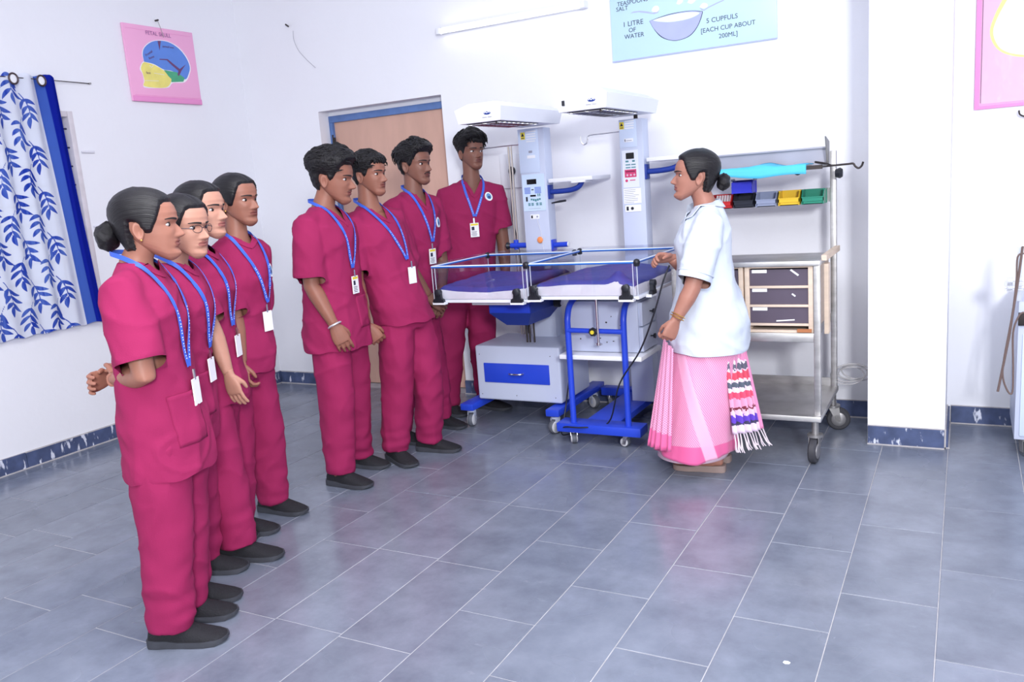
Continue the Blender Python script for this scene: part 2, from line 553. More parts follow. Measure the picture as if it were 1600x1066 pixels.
def curtain():
    y0, y1, zt_, zb = 2.30, 3.42, 2.305, 0.79
    du = 0.006
    nu = int((y1 - y0) / du) + 1
    nv = int((zt_ - zb) / 0.007) + 1
    U = np.linspace(0, 1, nu)[None, :].repeat(nv, 0)
    V = np.linspace(0, 1, nv)[:, None].repeat(nu, 1)    # 0 top 1 bottom
    top_w = 3.355 - y0
    yy = y0 + U * (top_w + (y1 - y0 - top_w) * np.minimum(1, V * 1.0))
    zz = zt_ + (zb - zt_) * V - 0.035 * V * (1 - U) * 0.4
    xx = XL + 0.045 + 0.017 * np.sin(U * 2 * math.pi * 8.6 + 0.9 * V) * (0.9 - 0.25 * V) + 0.006 * np.sin(U * 41 + V * 5)
    # fold back of the blue border at the right edge
    xx += np.where(U > 0.955, 0.012, 0)
    zz += 0.006 * np.sin(U * 2 * math.pi * 8.6 + 1)
    fl = (U * 1.12 * 1.0, V * (zt_ - zb))
    su, sv = U * 1.08, V * (zt_ - zb)
    sd = np.full(U.shape, -0.02)
    rnd = random.Random(3)
    def leaf(px_, py_, ang, ln, wd):
        ca, sa = math.cos(ang), math.sin(ang)
        dx, dy = su - px_, sv - py_
        t = (dx * ca + dy * sa) / ln
        s_ = -dx * sa + dy * ca
        tt = np.clip(t, 0, 1)
        w = wd * np.sin(math.pi * tt ** 0.8) - 0.0005
        d = np.where((t > 0) & (t < 1), w - np.abs(s_ - 0.006 * np.sin(tt * 3.1)), -0.02)
        np.maximum(sd, d, out=sd)
    def stem(pts):
        for (ax, ay), (bx, by) in zip(pts[:-1], pts[1:]):
            vx, vy = bx - ax, by - ay
            L2 = vx * vx + vy * vy
            t = np.clip(((su - ax) * vx + (sv - ay) * vy) / L2, 0, 1)
            d = 0.0028 - np.hypot(su - ax - t * vx, sv - ay - t * vy)
            np.maximum(sd, d, out=sd)
    row = 0
    yv = -0.03
    while yv < 1.6:
        for k in range(-1, 6):
            cx = 0.05 + k * 0.165 + (0.082 if row % 2 else 0)
            flip = -1 if row % 2 else 1
            base = math.pi / 2 + flip * 0.55
            pts = []
            ang = base
            x_, y_ = cx - flip * 0.05, yv
            for i in range(7):
                pts.append((x_, y_))
                x_ += math.cos(ang) * 0.021 ; y_ += math.sin(ang) * 0.021
                ang -= flip * 0.10
                if i in (1, 3, 5):
                    for sgn in (-1, 1):
                        leaf(x_, y_, ang + sgn * (0.72 + rnd.uniform(-0.1, 0.15)) , 0.076 + rnd.uniform(-0.012, 0.012), 0.0115)
            stem(pts)
            leaf(x_, y_, ang, 0.075, 0.0125)
        yv += 0.135
        row += 1
    bnd0 = 0.885 + 0.015 * V
    band = (U - bnd0)
    verts = np.stack([xx, yy, zz], -1).reshape(-1, 3)
    idx = np.arange(nu * nv).reshape(nv, nu)
    faces = np.stack([idx[:-1, :-1], idx[:-1, 1:], idx[1:, 1:], idx[1:, :-1]], -1).reshape(-1, 4)
    root = thing('window_curtain', (XL + 0.05, 2.9, zb), 'white curtain printed with blue leaf sprigs and a deep blue border', 'curtain')
    me = bpy.data.meshes.new('curtain_cloth')
    me.from_pydata((verts - np.array(root.location)).tolist(), [], faces.tolist())
    a = me.attributes.new('leaf', 'FLOAT', 'POINT'); a.data.foreach_set('value', np.clip(sd, -0.02, 0.02).reshape(-1).astype(np.float32))
    b = me.attributes.new('band', 'FLOAT', 'POINT'); b.data.foreach_set('value', band.reshape(-1).astype(np.float32))
    me.polygons.foreach_set('use_smooth', [True] * len(me.polygons))
    m = bpy.data.materials.new('curtain_fabric')
    m.use_nodes = True
    nt = m.node_tree; L = nt.links.new
    for n in list(nt.nodes):
        nt.nodes.remove(n)
    out = nt.nodes.new('ShaderNodeOutputMaterial')
    def attr(nm, a_, b_):
        n = nt.nodes.new('ShaderNodeAttribute'); n.attribute_name = nm
        r = nt.nodes.new('ShaderNodeMapRange'); r.inputs[1].default_value = a_; r.inputs[2].default_value = b_
        L(n.outputs['Fac'], r.inputs[0]); return r.outputs[0]
    lf = attr('leaf', -0.0008, 0.0008); bd = attr('band', -0.001, 0.001); bd2 = attr('band', 0.045, 0.049)
    n = nt.nodes.new('ShaderNodeTexNoise'); n.inputs['Scale'].default_value = 5
    cr = nt.nodes.new('ShaderNodeValToRGB')
    cr.color_ramp.elements[0].color = srgb(40, 66, 176); cr.color_ramp.elements[1].color = srgb(96, 124, 205)
    cr.color_ramp.elements[0].position = 0.35; cr.color_ramp.elements[1].position = 0.7
    L(n.outputs[0], cr.inputs[0])
    def mixc(f, a_, b_):
        x = nt.nodes.new('ShaderNodeMix'); x.data_type = 'RGBA'
        L(f, x.inputs[0])
        for s_, i in ((a_, 6), (b_, 7)):
            if isinstance(s_, tuple): x.inputs[i].default_value = s_
            else: L(s_, x.inputs[i])
        return x.outputs[2]
    c = mixc(lf, srgb(236, 240, 252), cr.outputs[0])
    c = mixc(bd, c, mixc(bd2, srgb(74, 106, 196), srgb(26, 40, 160)))
    df = nt.nodes.new('ShaderNodeBsdfDiffuse'); tr = nt.nodes.new('ShaderNodeBsdfTranslucent'); tp = nt.nodes.new('ShaderNodeBsdfTransparent')
    L(c, df.inputs[0]); L(c, tr.inputs[0]); L(c, tp.inputs[0])
    m1 = nt.nodes.new('ShaderNodeMixShader'); m1.inputs[0].default_value = 0.24
    L(df.outputs[0], m1.inputs[1]); L(tr.outputs[0], m1.inputs[2])
    m2 = nt.nodes.new('ShaderNodeMixShader'); m2.inputs[0].default_value = 0.15
    L(m1.outputs[0], m2.inputs[1]); L(tp.outputs[0], m2.inputs[2])
    L(m2.outputs[0], out.inputs[0])
    me.materials.append(m)
    link_mesh('cloth', me, root)
    BR = mat('grommet_metal', srgb(90, 78, 82), 0.35, 0.8)
    for yg in (2.76, 2.93, 3.09, 3.26):
        rg = MB()
        pts = [(XL + 0.068, yg + 0.026 * math.cos(t), 2.272 + 0.03 * math.sin(t)) for t in [2 * math.pi * i / 20 for i in range(21)]]
        rg.tube(pts, 0.0055, 8, False)
        rg.build('grommet', BR, root)
        MB().ellipsoid((XL + 0.066, yg, 2.272), (0.003, 0, 0), (0, 0.023, 0), (0, 0, 0.026), 16, 6).build('grommet_hole', WALL, root)
    rw = MB()
    rw.tube([(XL + 0.05, 2.3, 2.282), (XL + 0.05, 3.3, 2.282), (XL + 0.01, 3.62, 2.286)], 0.0028, 6)
    tag(rw.build('curtain_wire', DARK_METAL, None), 'thin metal wire holding the leaf curtain', 'wire')
    nb = MB()
    nb.cyl((XL, 3.62, 2.286), (XL + 0.02, 3.62, 2.286), 0.006, 8)
    tag(nb.build('wall_hook', STEEL_DULL, None), 'small hook at the end of the curtain wire', 'hook')
curtain()

# ---- posters
PINK = mat('pink_card', srgb(246, 178, 218), 0.6, var=0.02, vscale=3)
PINK2 = mat('pink_card_edge', srgb(236, 150, 205), 0.6)
YELLOW = mat('yellow_paint', srgb(240, 228, 128), 0.7, var=0.08, vscale=14)
SKBLUE = mat('blue_crayon', srgb(98, 140, 222), 0.7, var=0.05, vscale=10)
GREEN = mat('green_crayon', srgb(80, 170, 130), 0.7, var=0.1, vscale=20)
MAROON = mat('maroon_paint', srgb(112, 70, 116), 0.7)
CARDW = mat('card_white', srgb(244, 240, 246), 0.7)
def flat_poly(name, pts2, origin, xd, yd, nd, depth, m, parent):
    o = Vector(origin); xd = Vector(xd); yd = Vector(yd); nd = Vector(nd)
    P = [o + xd * a + yd * b for a, b in pts2]
    mb = MB()
    mb.prism(P, nd * depth)
    return mb.build(name, m, parent, 0)
def smooth2(pts, k=5):
    q = catmull([Vector((a, b, 0)) for a, b in pts] + [Vector((pts[0][0], pts[0][1], 0))], k)
    return [(v.x, v.y) for v in q[:-1]]
# skull poster: corners on left wall
y0p, y1p, z0p, z1p = 3.92, 4.50, 2.195, 2.695
sk = thing('skull_poster', (XL, (y0p + y1p) / 2, z0p), 'pink poster with a drawn fetal skull hung on a nail', 'poster')
MB().box(XL + 0.004, XL + 0.02, y0p, y1p, z0p, z1p, bev=0.002).build('card', PINK, sk)
bb = MB(); bb.box(XL + 0.018, XL + 0.026, y0p, y1p, z0p - 0.002, z0p + 0.035, bev=0.003); bb.build('rolled_edge', PINK2, sk)
MB().box(XL + 0.02, XL + 0.0212, y0p + 0.02, y1p - 0.01, z0p + 0.040, z0p + 0.0425).build('ruled_line', PINK2, sk, 0)
MB().box(XL + 0.02, XL + 0.0212, y0p + 0.02, y1p - 0.02, z1p - 0.03, z1p - 0.0285).build('ruled_line', PINK2, sk, 0)
def skp(cx, cy):   # crop pixels (995x1066 crop of 180..320,25..175) -> local (y, z)
    p = on_x(180 + cx * 140 / 995, 25 + cy * 150 / 1066, XL + 0.02)
    return (p.y, p.z)
def skpoly(name, cps, m, h, sm=True):
    q = [skp(*c) for c in cps]
    if sm: q = smooth2(q, 4)
    return flat_poly(name, q, (XL + 0.020, 0, 0), (0, 1, 0), (0, 0, 1), (1, 0, 0), h, m, sk)
skpoly('skull_outline', [(318, 500), (298, 430), (310, 360), (370, 295), (460, 268), (580, 280), (700, 345), (790, 450), (835, 560), (828, 640), (775, 735), (640, 745), (590, 795), (460, 802), (320, 792), (318, 720), (300, 640), (272, 590), (290, 530)], CARDW, 0.0012)
skpoly('skull_dome', [(320, 508), (305, 430), (318, 360), (380, 300), (460, 275), (580, 288), (695, 355), (780, 455), (825, 560), (815, 640), (770, 705), (640, 615), (540, 595), (430, 535)], SKBLUE, 0.002)
skpoly('skull_base', [(540, 600), (680, 625), (770, 690), (755, 730), (625, 735)], GREEN, 0.0022, False)
skpoly('skull_face', [(322, 512), (430, 545), (535, 605), (590, 670), (622, 715), (560, 795), (330, 782), (325, 720), (305, 640), (285, 585), (300, 530)], YELLOW, 0.0024)
skpoly('fontanelle', [(468, 276), (504, 276), (490, 380)], MAROON, 0.003, False)
skpoly('suture_line', [(490, 476), (580, 480), (640, 530), (715, 590), (780, 540), (735, 605), (705, 670), (690, 655), (700, 610), (630, 550), (570, 492), (490, 486)], MAROON, 0.003, False)
def wall_text(body, px, py, size, m, parent, name, xw, xd=(0, 1, 0)):
    p = on_x(px, py, xw)
    return text_mesh(name, body, size, p, xd, (0, 0, 1), m, parent)
PENCIL = mat('purple_pencil', srgb(160, 108, 162), 0.7)
def skt(body, cx, cy, size, m, nm, xd=(0, 1, 0)):
    p = skp(cx, cy)
    x = Vector(xd).normalized()
    return text_mesh(nm, body, size, (XL + 0.0235, p[0], p[1]), x, Vector((1, 0, 0)).cross(x), m, sk)
skt('FETAL SKULL', 475, 205, 0.036, PENCIL, 'lettering')
skt('Frontal', 370, 415, 0.024, MAROON, 'lettering', (0, 1, 0.6))
skt('bone', 400, 460, 0.024, MAROON, 'lettering', (0, 1, 0.4))
skt('face', 365, 632, 0.022, MAROON, 'lettering')
skt('parietal bone', 585, 345, 0.018, MAROON, 'lettering')
ol = MB()
for c in (((330, 718), (480, 722)), ((430, 635), (545, 655)), ((380, 548), (400, 572)), ((400, 572), (420, 550))):
    a, b = skp(*c[0]), skp(*c[1])
    ol.cyl((XL + 0.0226, *a), (XL + 0.0226, *b), 0.0016, 5)
ol.build('drawn_line', CARDW, sk)
np_ = on_x(244, 32, XL + 0.01)
nm_ = MB(); nm_.cyl((XL - 0.005, np_.y, np_.z), (XL + 0.03, np_.y, np_.z), 0.006, 8)
tag(nm_.build('wall_nail', DARK_METAL, None), 'dark nail holding up the pink skull poster', 'nail')
st = MB(); st.tube([(XL + 0.022, np_.y, np_.z), (XL + 0.024, np_.y + 0.02, np_.z - 0.06), (XL + 0.024, np_.y + 0.03, np_.z - 0.11)], 0.002, 6); st.build('hanging_string', STEEL_DULL, sk)

# nail with loose wire on the back wall
nn = on_y(452, 41, YB)
nl = thing('wall_nail', (nn.x, YB, nn.z), 'dark nail with a thin loose wire left of the door', 'nail')
MB().cyl((nn.x - 0.012, YB + 0.005, nn.z), (nn.x + 0.012, YB - 0.05, nn.z + 0.004), 0.006, 8).build('shank', DARK_METAL, nl)
wpts = [on_y(458, 48, YB - 0.006), on_y(459, 62, YB - 0.006), on_y(466, 78, YB - 0.006), on_y(478, 92, YB - 0.006), on_y(493, 106, YB - 0.006)]
MB().tube(catmull(wpts), 0.0015, 6).build('loose_wire', mat('thin_wire', srgb(160, 158, 170), 0.5), nl)

# rehydration poster on the back wall (its top runs out of the picture)
ORSB = mat('pale_blue_card', srgb(196, 228, 250), 0.3, var=0.04, vscale=2.5)
BOWL = mat('lilac_paint', srgb(176, 184, 236), 0.5, var=0.05, vscale=9)
BOWLIN = mat('pale_water', srgb(226, 242, 252), 0.5)
pa = on_y(957, 98, YB - 0.02); pb = on_y(1214, 60, YB - 0.02)
px0, px1, pz0 = pa.x, pb.x, (pa.z + pb.z) / 2
ors = thing('rehydration_poster', ((px0 + px1) / 2, YB, pz0), 'pale blue hand drawn poster with a bowl, spoons and measures', 'poster')
MB().box(px0, px1, YB - 0.014, YB - 0.002, pz0, pz0 + 0.68, bev=0.002).build('card', ORSB, ors)
bo = MB(); bo.box(px0, px1, YB - 0.016, YB - 0.013, pz0, pz0 + 0.006); bo.build('taped_edge', BOWL, ors, 0)
def op(fx, fy):
    p = on_y(fx, fy, YB - 0.014)
    return (p.x, p.z)
def opoly(name, fps, m, h, sm=True):
    q = [op(*c) for c in fps]
    if sm: q = smooth2(q, 4)
    return flat_poly(name, q, (0, YB - 0.0135, 0), (1, 0, 0), (0, 0, 1), (0, -1, 0), h, m, ors)
opoly('bowl', [(1015, 33), (1022, 45), (1034, 57), (1048, 62.5), (1062, 62), (1078, 55), (1090, 40), (1097, 20), (1094, 18), (1076, 17.5), (1050, 22), (1030, 28)], BOWL, 0.0016)
opoly('bowl_outline', [(1014.5, 33), (1022, 46), (1033, 58), (1048, 63.3), (1062, 62.8), (1079, 55.5), (1091, 40), (1098, 20), (1094, 17.2), (1076, 16.8), (1050, 21), (1030, 27)], INK, 0.0010)
opoly('water', [(1020, 32), (1032, 27.5), (1055, 22), (1078, 19), (1093, 20), (1085, 26), (1070, 31), (1048, 34.5), (1030, 34)], BOWLIN, 0.0022)
for nm, c in (('spoon', [(985, 21), (990, 18), (1000, 17), (1012, 18), (1020, 20), (1030, 16), (1028, 20), (1022, 22), (1010, 20.5), (998, 19), (990, 20)]),
              ('spoon', [(1093, 12), (1100, 15), (1106, 11), (1120, 4), (1132, -1), (1131, 1), (1120, 6), (1106, 13), (1100, 17), (1096, 16)])):
    opoly(nm, c, BOWL, 0.0016, False)
for c in ([(1018, 17), (1021, 11), (1027, 9), (1030, 13), (1028, 18), (1022, 19)], [(1057, 6), (1060, -1), (1067, -1), (1066, 4), (1061, 7)],
          [(1074, 4), (1078, -2), (1088, -3), (1086, 2), (1080, 6)], [(1093, 11), (1098, 5), (1105, 6), (1105, 11), (1098, 13)]):
    opoly('sugar_heap', c, WHITE_PRINT, 0.002)
PEN = mat('pen_ink', srgb(66, 76, 98), 0.6)
def ot(body, fx, fy, size, align='CENTER'):
    x, z_ = op(fx, fy)
    return text_mesh('lettering', body, size, (x, YB - 0.0150, z_), (1, 0, 0.01), (0, 0, 1), PEN, ors, align)
ot('TEASPOONS', 988, 3, 0.034); ot('SALT', 972, 14, 0.034)
ot('1 LITRE', 989, 36.5, 0.040); ot('OF', 988, 47, 0.036); ot('WATER', 991, 56, 0.036)
ot('5 CUPFULS', 1128, 29, 0.037); ot('[EACH CUP ABOUT', 1137, 42, 0.035); ot('200ML]', 1138, 54.5, 0.035)
ot('SUGAR', 1160, -12, 0.045)

# pink poster at the right edge
rp0 = on_y(1522, 172, YB - 0.02); rp1 = on_y(1528, 0, YB - 0.02)
rz = rp0.z
pp = thing('pink_poster', (rp0.x + 0.3, YB, rz), 'pink poster in a plastic cover at the right edge', 'poster')
MB().box(rp0.x, rp0.x + 0.62, YB - 0.016, YB - 0.002, rz, rz + 0.8, bev=0.002).build('card', PINK2, pp)
MB().box(rp0.x + 0.03, rp0.x + 0.6, YB - 0.018, YB - 0.015, rz + 0.025, rz + 0.78).build('inner_sheet', PINK, pp, 0)
lb = MB(); lb.box(rp0.x + 0.026, rp0.x + 0.0285, YB - 0.0188, YB - 0.0175, rz + 0.03, rz + 0.78); lb.build('ruled_line', INK, pp, 0)
def rpp(cx, cy):
    p = on_y(1320 + cx * 280 / 785, cy * 380 / 1066, YB - 0.018)
    return (p.x, p.z)
q = smooth2([rpp(*c) for c in ((690, 0), (655, 70), (635, 140), (655, 200), (700, 235), (780, 250), (900, 240), (960, 120), (900, -60), (780, -110))], 4)
flat_poly('drawing_outline', q, (0, YB - 0.0175, 0), (1, 0, 0), (0, 0, 1), (0, -1, 0), 0.001, YELLOW, pp)
q = smooth2([rpp(*c) for c in ((700, 20), (668, 80), (650, 140), (668, 195), (705, 225), (780, 240), (890, 230), (945, 120), (890, -40), (780, -90))], 4)
flat_poly('drawing', q, (0, YB - 0.0175, 0), (1, 0, 0), (0, 0, 1), (0, -1, 0), 0.0016, mat('pale_mint', srgb(222, 240, 240), 0.5), pp)
PLASTIC = mat('glossy_sleeve', srgb(255, 255, 255), 0.22, alpha=0.07, bump=0.9, bscale=9)
MB().box(rp0.x + 0.02, rp0.x + 0.61, YB - 0.0215, YB - 0.0205, rz + 0.015, rz + 0.79).build('plastic_sleeve', PLASTIC, pp, 0)
hk = on_y(1592, 176, YB - 0.03)
hm = MB(); hm.tube(catmull([(hk.x, YB - 0.03, hk.z + 0.01), (hk.x + 0.005, YB - 0.035, hk.z - 0.01), (hk.x + 0.03, YB - 0.03, hk.z - 0.022), (hk.x + 0.05, YB - 0.01, hk.z - 0.01), (hk.x + 0.05, YB + 0.005, hk.z)]), 0.004, 8)
tag(hm.build('wall_hook', DARK_METAL, None), 'bent dark wire hook just below the pink poster', 'hook')
# ================================================================== EQUIPMENT
def caster(parent, x, y, ztop, r, width, yaw, fork_m, tyre_m, cover_m=None, trail=0.02, cov=0.84):
    d = Vector((math.cos(yaw), math.sin(yaw), 0)); a = Vector((-d.y, d.x, 0))
    c = Vector((x, y, r)) + d * trail
    f = MB()
    f.cyl((x, y, ztop), (x, y, 2 * r + 0.012), r * 0.28, 12)
    f.cyl((x, y, 2 * r + 0.016), (x, y, 2 * r + 0.004), r * 0.62, 14)
    for s in (-1, 1):
        p = [Vector((x, y, 2 * r + 0.008)) + a * (s * (width / 2 + 0.004)) - d * r * 0.4, Vector((x, y, 2 * r + 0.008)) + a * (s * (width / 2 + 0.004)) + d * r * 0.5,
             c + a * (s * (width / 2 + 0.004)) + d * 0.012 - Vector((0, 0, 0.012)), c + a * (s * (width / 2 + 0.004)) - d * 0.012 - Vector((0, 0, 0.012))]
        f.prism(p, a * (s * 0.003))
    fo = f.build('caster', fork_m, parent)
    w = MB()
    n = 22
    prof = [(-width / 2, r * 0.55), (-width / 2, r * 0.9), (-width * 0.3, r), (width * 0.3, r), (width / 2, r * 0.9), (width / 2, r * 0.55)]
    rings = []
    for off, rr in prof:
        rings.append([c + a * off + (d * math.cos(2 * math.pi * k / n) + Vector((0, 0, 1)) * math.sin(2 * math.pi * k / n)) * rr for k in range(n)])
    w.loft(rings)
    wo = w.build('wheel', tyre_m, fo)
    if cover_m:
        h = MB()
        for s in (-1, 1):
            h.tube([c + a * (s * width * 0.48), c + a * (s * (width * 0.5 + 0.003)), c + a * (s * (width * 0.5 + 0.007))], [r * cov, r * cov * 0.98, r * cov * 0.75], 20)
        h.build('wheel_cover', cover_m, fo)
    return fo

def hood(parent, x0, x1, y0, y1, z0, z1):
    ins = 0.013
    rr = [[(x0 + ins, y0 + 0.01, z0), (x1 - ins, y0 + 0.01, z0), (x1 - ins, y1 - 0.02, z0), (x0 + ins, y1 - 0.02, z0)],
          [(x0, y0, z1), (x1, y0, z1), (x1, y1, z1), (x0, y1, z1)],
          [(x0 + 0.055, y0 + 0.05, z1 + 0.032), (x1 - 0.055, y0 + 0.05, z1 + 0.032), (x1 - 0.055, y1 - 0.05, z1 + 0.032), (x0 + 0.055, y1 - 0.05, z1 + 0.032)]]
    m = MB().loft(rr)
    h = m.build('heater_hood', WHITE_PAINT, parent, 0)
    # underside recess with reflector and element
    u = MB()
    u.box(x0 + 0.04, x1 - 0.04, y0 + 0.05, y1 - 0.25, z0 - 0.003, z0 + 0.004)
    u.build('heater_opening', mat('heater_dark', srgb(52, 54, 66), 0.4, 0.5), h, 0)
    g = MB()
    for k in range(9):
        yy = y0 + 0.07 + k * (y1 - y0 - 0.34) / 8
        g.cyl((x0 + 0.04, yy, z0 - 0.006), (x1 - 0.04, yy, z0 - 0.006), 0.003, 6)
    for xx in (x0 + 0.05, (x0 + x1) / 2, x1 - 0.05):
        g.cyl((xx, y0 + 0.05, z0 - 0.006), (xx, y1 - 0.26, z0 - 0.006), 0.003, 6)
    g.build('guard_grille', CHROME, h)
    MB().cyl(((x0 + x1) / 2 + 0.08, y0 + 0.06, z0 - 0.001), ((x0 + x1) / 2 + 0.08, y0 + 0.06, z0 - 0.014), 0.008, 10).build('lamp_screw', DARK_METAL, h)
    # front plate, follows the slight lean of the hood front
    pl = MB()
    e = 0.0025
    pl.add([(x0 + ins + 0.008, y0 + 0.010 - e, z0 + 0.004), (x1 - ins - 0.004, y0 + 0.010 - e, z0 + 0.004), (x1 - 0.006, y0 + 0.0006 - e, z1 - 0.004), (x0 + 0.008, y0 + 0.0006 - e, z1 - 0.004)], [(0, 1, 2, 3)])
    pl.add([(x0 + ins + 0.008, y0 + 0.012, z0 + 0.004), (x1 - ins - 0.004, y0 + 0.012, z0 + 0.004), (x1 - 0.006, y0 + 0.003, z1 - 0.004), (x0 + 0.008, y0 + 0.003, z1 - 0.004)], [(3, 2, 1, 0)])
    fp = pl.build('front_plate', WHITE_PRINT, h, 0)
    zc = (z0 + z1) / 2
    yl = y0 + 0.004
    lx = x0 + 0.70 * (x1 - x0)
    MB().ellipsoid((lx, yl, zc + 0.008), (0.026, 0, 0), (0, 0.004, 0.0), (0, 0, 0.0115), 20, 8).build('logo', mat('logo_blue', srgb(36, 62, 140), 0.4), fp)
    sw = MB()
    sw.tube(catmull([(lx - 0.016, yl - 0.0042, zc + 0.006), (lx - 0.006, yl - 0.0045, zc + 0.0105), (lx, yl - 0.0045, zc + 0.006), (lx + 0.008, yl - 0.0045, zc + 0.0105), (lx + 0.016, yl - 0.0042, zc + 0.006)]), 0.0016, 6)
    sw.build('logo_mark', WHITE_PRINT, fp)
    ln = MB()
    ln.box(lx - 0.03, lx - 0.002, yl - 0.004, yl - 0.002, zc - 0.016, zc - 0.013); ln.box(lx + 0.003, lx + 0.026, yl - 0.004, yl - 0.002, zc - 0.016, zc - 0.013)
    ln.build('printed_line', mat('grey_print', srgb(150, 152, 170), 0.6), fp, 0)
    return h

GREYP = mat('grey_print', srgb(150, 152, 170), 0.6)
TEAL = mat('teal_print', srgb(84, 140, 150), 0.6)
BLUEP = mat('blue_print', srgb(110, 136, 214), 0.6)
REDP = mat('crimson_print', srgb(205, 62, 112), 0.6)
YEL_ST = mat('yellow_sticker', srgb(226, 206, 60), 0.5)
def face(parent, name, y, x0, x1, z0, z1, m, h=0.001):
    return MB().box(x0, x1, y - h, y + 0.001, z0, z1).build(name, m, parent, 0)
def lines(parent, name, y, x0, x1, zs, m, th=0.0022, rag=0.2, h=0.0016):
    mb = MB()
    for z_ in zs:
        mb.box(x0, x1 - random.uniform(0, rag) * (x1 - x0), y - h, y, z_ - th / 2, z_ + th / 2)
    return mb.build(name, m, parent, 0)
def warning(parent, y, x, z_, s=0.028):
    w = face(parent, 'warning_sticker', y, x, x + s, z_ - s * 0.75, z_ + s * 0.75, YEL_ST, 0.0015)
    t = MB()
    t.prism([(x + s * 0.12, y - 0.0015, z_ - s * 0.12), (x + s * 0.88, y - 0.0015, z_ - s * 0.12), (x + s * 0.5, y - 0.0015, z_ + s * 0.6)], (0, -0.0008, 0))
    t.box(x + s * 0.15, x + s * 0.85, y - 0.0023, y - 0.0014, z_ - s * 0.55, z_ - s * 0.38)
    t.build('warning_symbol', INK, w, 0)
    return w

def crib(parent, x0, x1, y0, y1, z0, zr):
    tr = MB()
    tr.box(x0, x1, y0 + 0.01, y1, z0 - 0.018, z0, bev=0.003)
    tr.box(x0 + 0.10, x1 - 0.10, y0 + 0.22, y1 - 0.08, z0 - 0.036, z0 - 0.018)
    tray = tr.build('crib_tray', WHITE_PAINT, parent)
    acr = bpy.data.materials.get('clear_acrylic')
    if not acr:
        acr = bpy.data.materials.new('clear_acrylic')
        acr.use_nodes = True
        nt = acr.node_tree
        for n in list(nt.nodes):
            nt.nodes.remove(n)
        out = nt.nodes.new('ShaderNodeOutputMaterial')
        tp = nt.nodes.new('ShaderNodeBsdfTransparent'); tp.inputs[0].default_value = (0.93, 0.94, 0.97, 1)
        gl = nt.nodes.new('ShaderNodeBsdfGlossy'); gl.inputs['Roughness'].default_value = 0.03
        mx = nt.nodes.new('ShaderNodeMixShader')
        mx.inputs[0].default_value = 0.07; nt.links.new(tp.outputs[0], mx.inputs[1]); nt.links.new(gl.outputs[0], mx.inputs[2])
        nt.links.new(mx.outputs[0], out.inputs[0])
    t = 0.005
    top = zr + 0.004
    for b in ((x0 + 0.005, x1 - 0.005, y0, y0 + t, z0, top), (x0 + 0.005, x1 - 0.005, y1 - t, y1, z0, top + 0.02),
              (x0, x0 + t, y0 + 0.006, y1 - 0.006, z0, top + 0.015), (x1 - t, x1, y0 + 0.006, y1 - 0.006, z0, top + 0.005)):
        p = MB().box(*b).build('acrylic_panel', acr, parent, 0)
    ed = MB()
    EDGE = mat('acrylic_edge', srgb(226, 232, 246), 0.2, alpha=0.75)
    for xx, yy in ((x0, y0), (x1, y0), (x0 + 0.02, y0), (x1 - 0.022, y0), (x0, y1), (x1, y1)):
        ed.box(xx - 0.0015, xx + 0.0015, yy - 0.0015, yy + 0.0015, z0, top)
    ed.build('panel_edge', EDGE, parent, 0)
    RAIL_HILITE = mat('rail_highlight_white', srgb(232, 242, 255), 0.25)  # pale colour for the highlight painted along the blue rails
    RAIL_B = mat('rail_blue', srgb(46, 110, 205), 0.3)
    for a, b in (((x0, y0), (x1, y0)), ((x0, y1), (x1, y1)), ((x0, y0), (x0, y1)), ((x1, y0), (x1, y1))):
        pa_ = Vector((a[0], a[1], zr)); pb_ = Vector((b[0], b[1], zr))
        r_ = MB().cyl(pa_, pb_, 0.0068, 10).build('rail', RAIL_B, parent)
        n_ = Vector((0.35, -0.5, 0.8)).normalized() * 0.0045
        MB().cyl(pa_ + n_, pb_ + n_, 0.0042, 8).build('painted_rail_highlight', RAIL_HILITE, r_)  # painted highlight: thin pale rod on the rail's upper front side
    for xx, yy in ((x0, y0), (x1, y0), (x0, y1), (x1, y1)):
        if (xx, yy) == (x0, y0) and x0 < -2.3:
            continue
        k = MB()
        k.ellipsoid((xx, yy, zr), (0.018, 0, 0), (0, 0.018, 0), (0, 0, 0.018), 10, 6)
        k.box(xx - 0.012, xx + 0.012, yy - 0.012, yy + 0.012, zr - 0.02, zr + 0.012, bev=0.004)
        k.build('rail_corner', BLACK_PL, parent)
    def latch(cx, cy, n):
        n = Vector(n); s = Vector((-n.y, n.x, 0))
        c = Vector((cx, cy, z0))
        k = MB()
        prof = [(-0.036, -0.012), (0.036, -0.012), (0.034, 0.006), (0.02, 0.012), (0.017, 0.045), (0.0, 0.052), (-0.017, 0.045), (-0.02, 0.012), (-0.034, 0.006)]
        k.prism([c + n * 0.012 + s * a + Vector((0, 0, b)) for a, b in prof], n * 0.018)
        k.tube([c + n * 0.010 + Vector((0, 0, 0.045)), c + n * 0.036 + Vector((0, 0, 0.045)), c + n * 0.040 + Vector((0, 0, 0.045))], [0.019, 0.019, 0.012], 14)
        for q in (-0.011, 0, 0.011):
            k.obox(c + n * 0.031 + s * q + Vector((0, 0, 0.018)), s * 0.002, n * 0.003, Vector((0, 0, 0.014)))
        lo = k.build('latch', BLACK_PL, parent)
        b = MB(); b.obox(c + n * 0.012 + Vector((0, 0, -0.016)), s * 0.04, n * 0.016, Vector((0, 0, 0.007))); b.build('latch_bracket', WHITE_PAINT, lo, 0)
    for xx in (x0 + 0.045, x1 - 0.055):
        latch(xx, y0, (0, -1, 0))
    for yy in (y0 + 0.16, y1 - 0.12):
        latch(x1, yy, (1, 0, 0))
    return tray

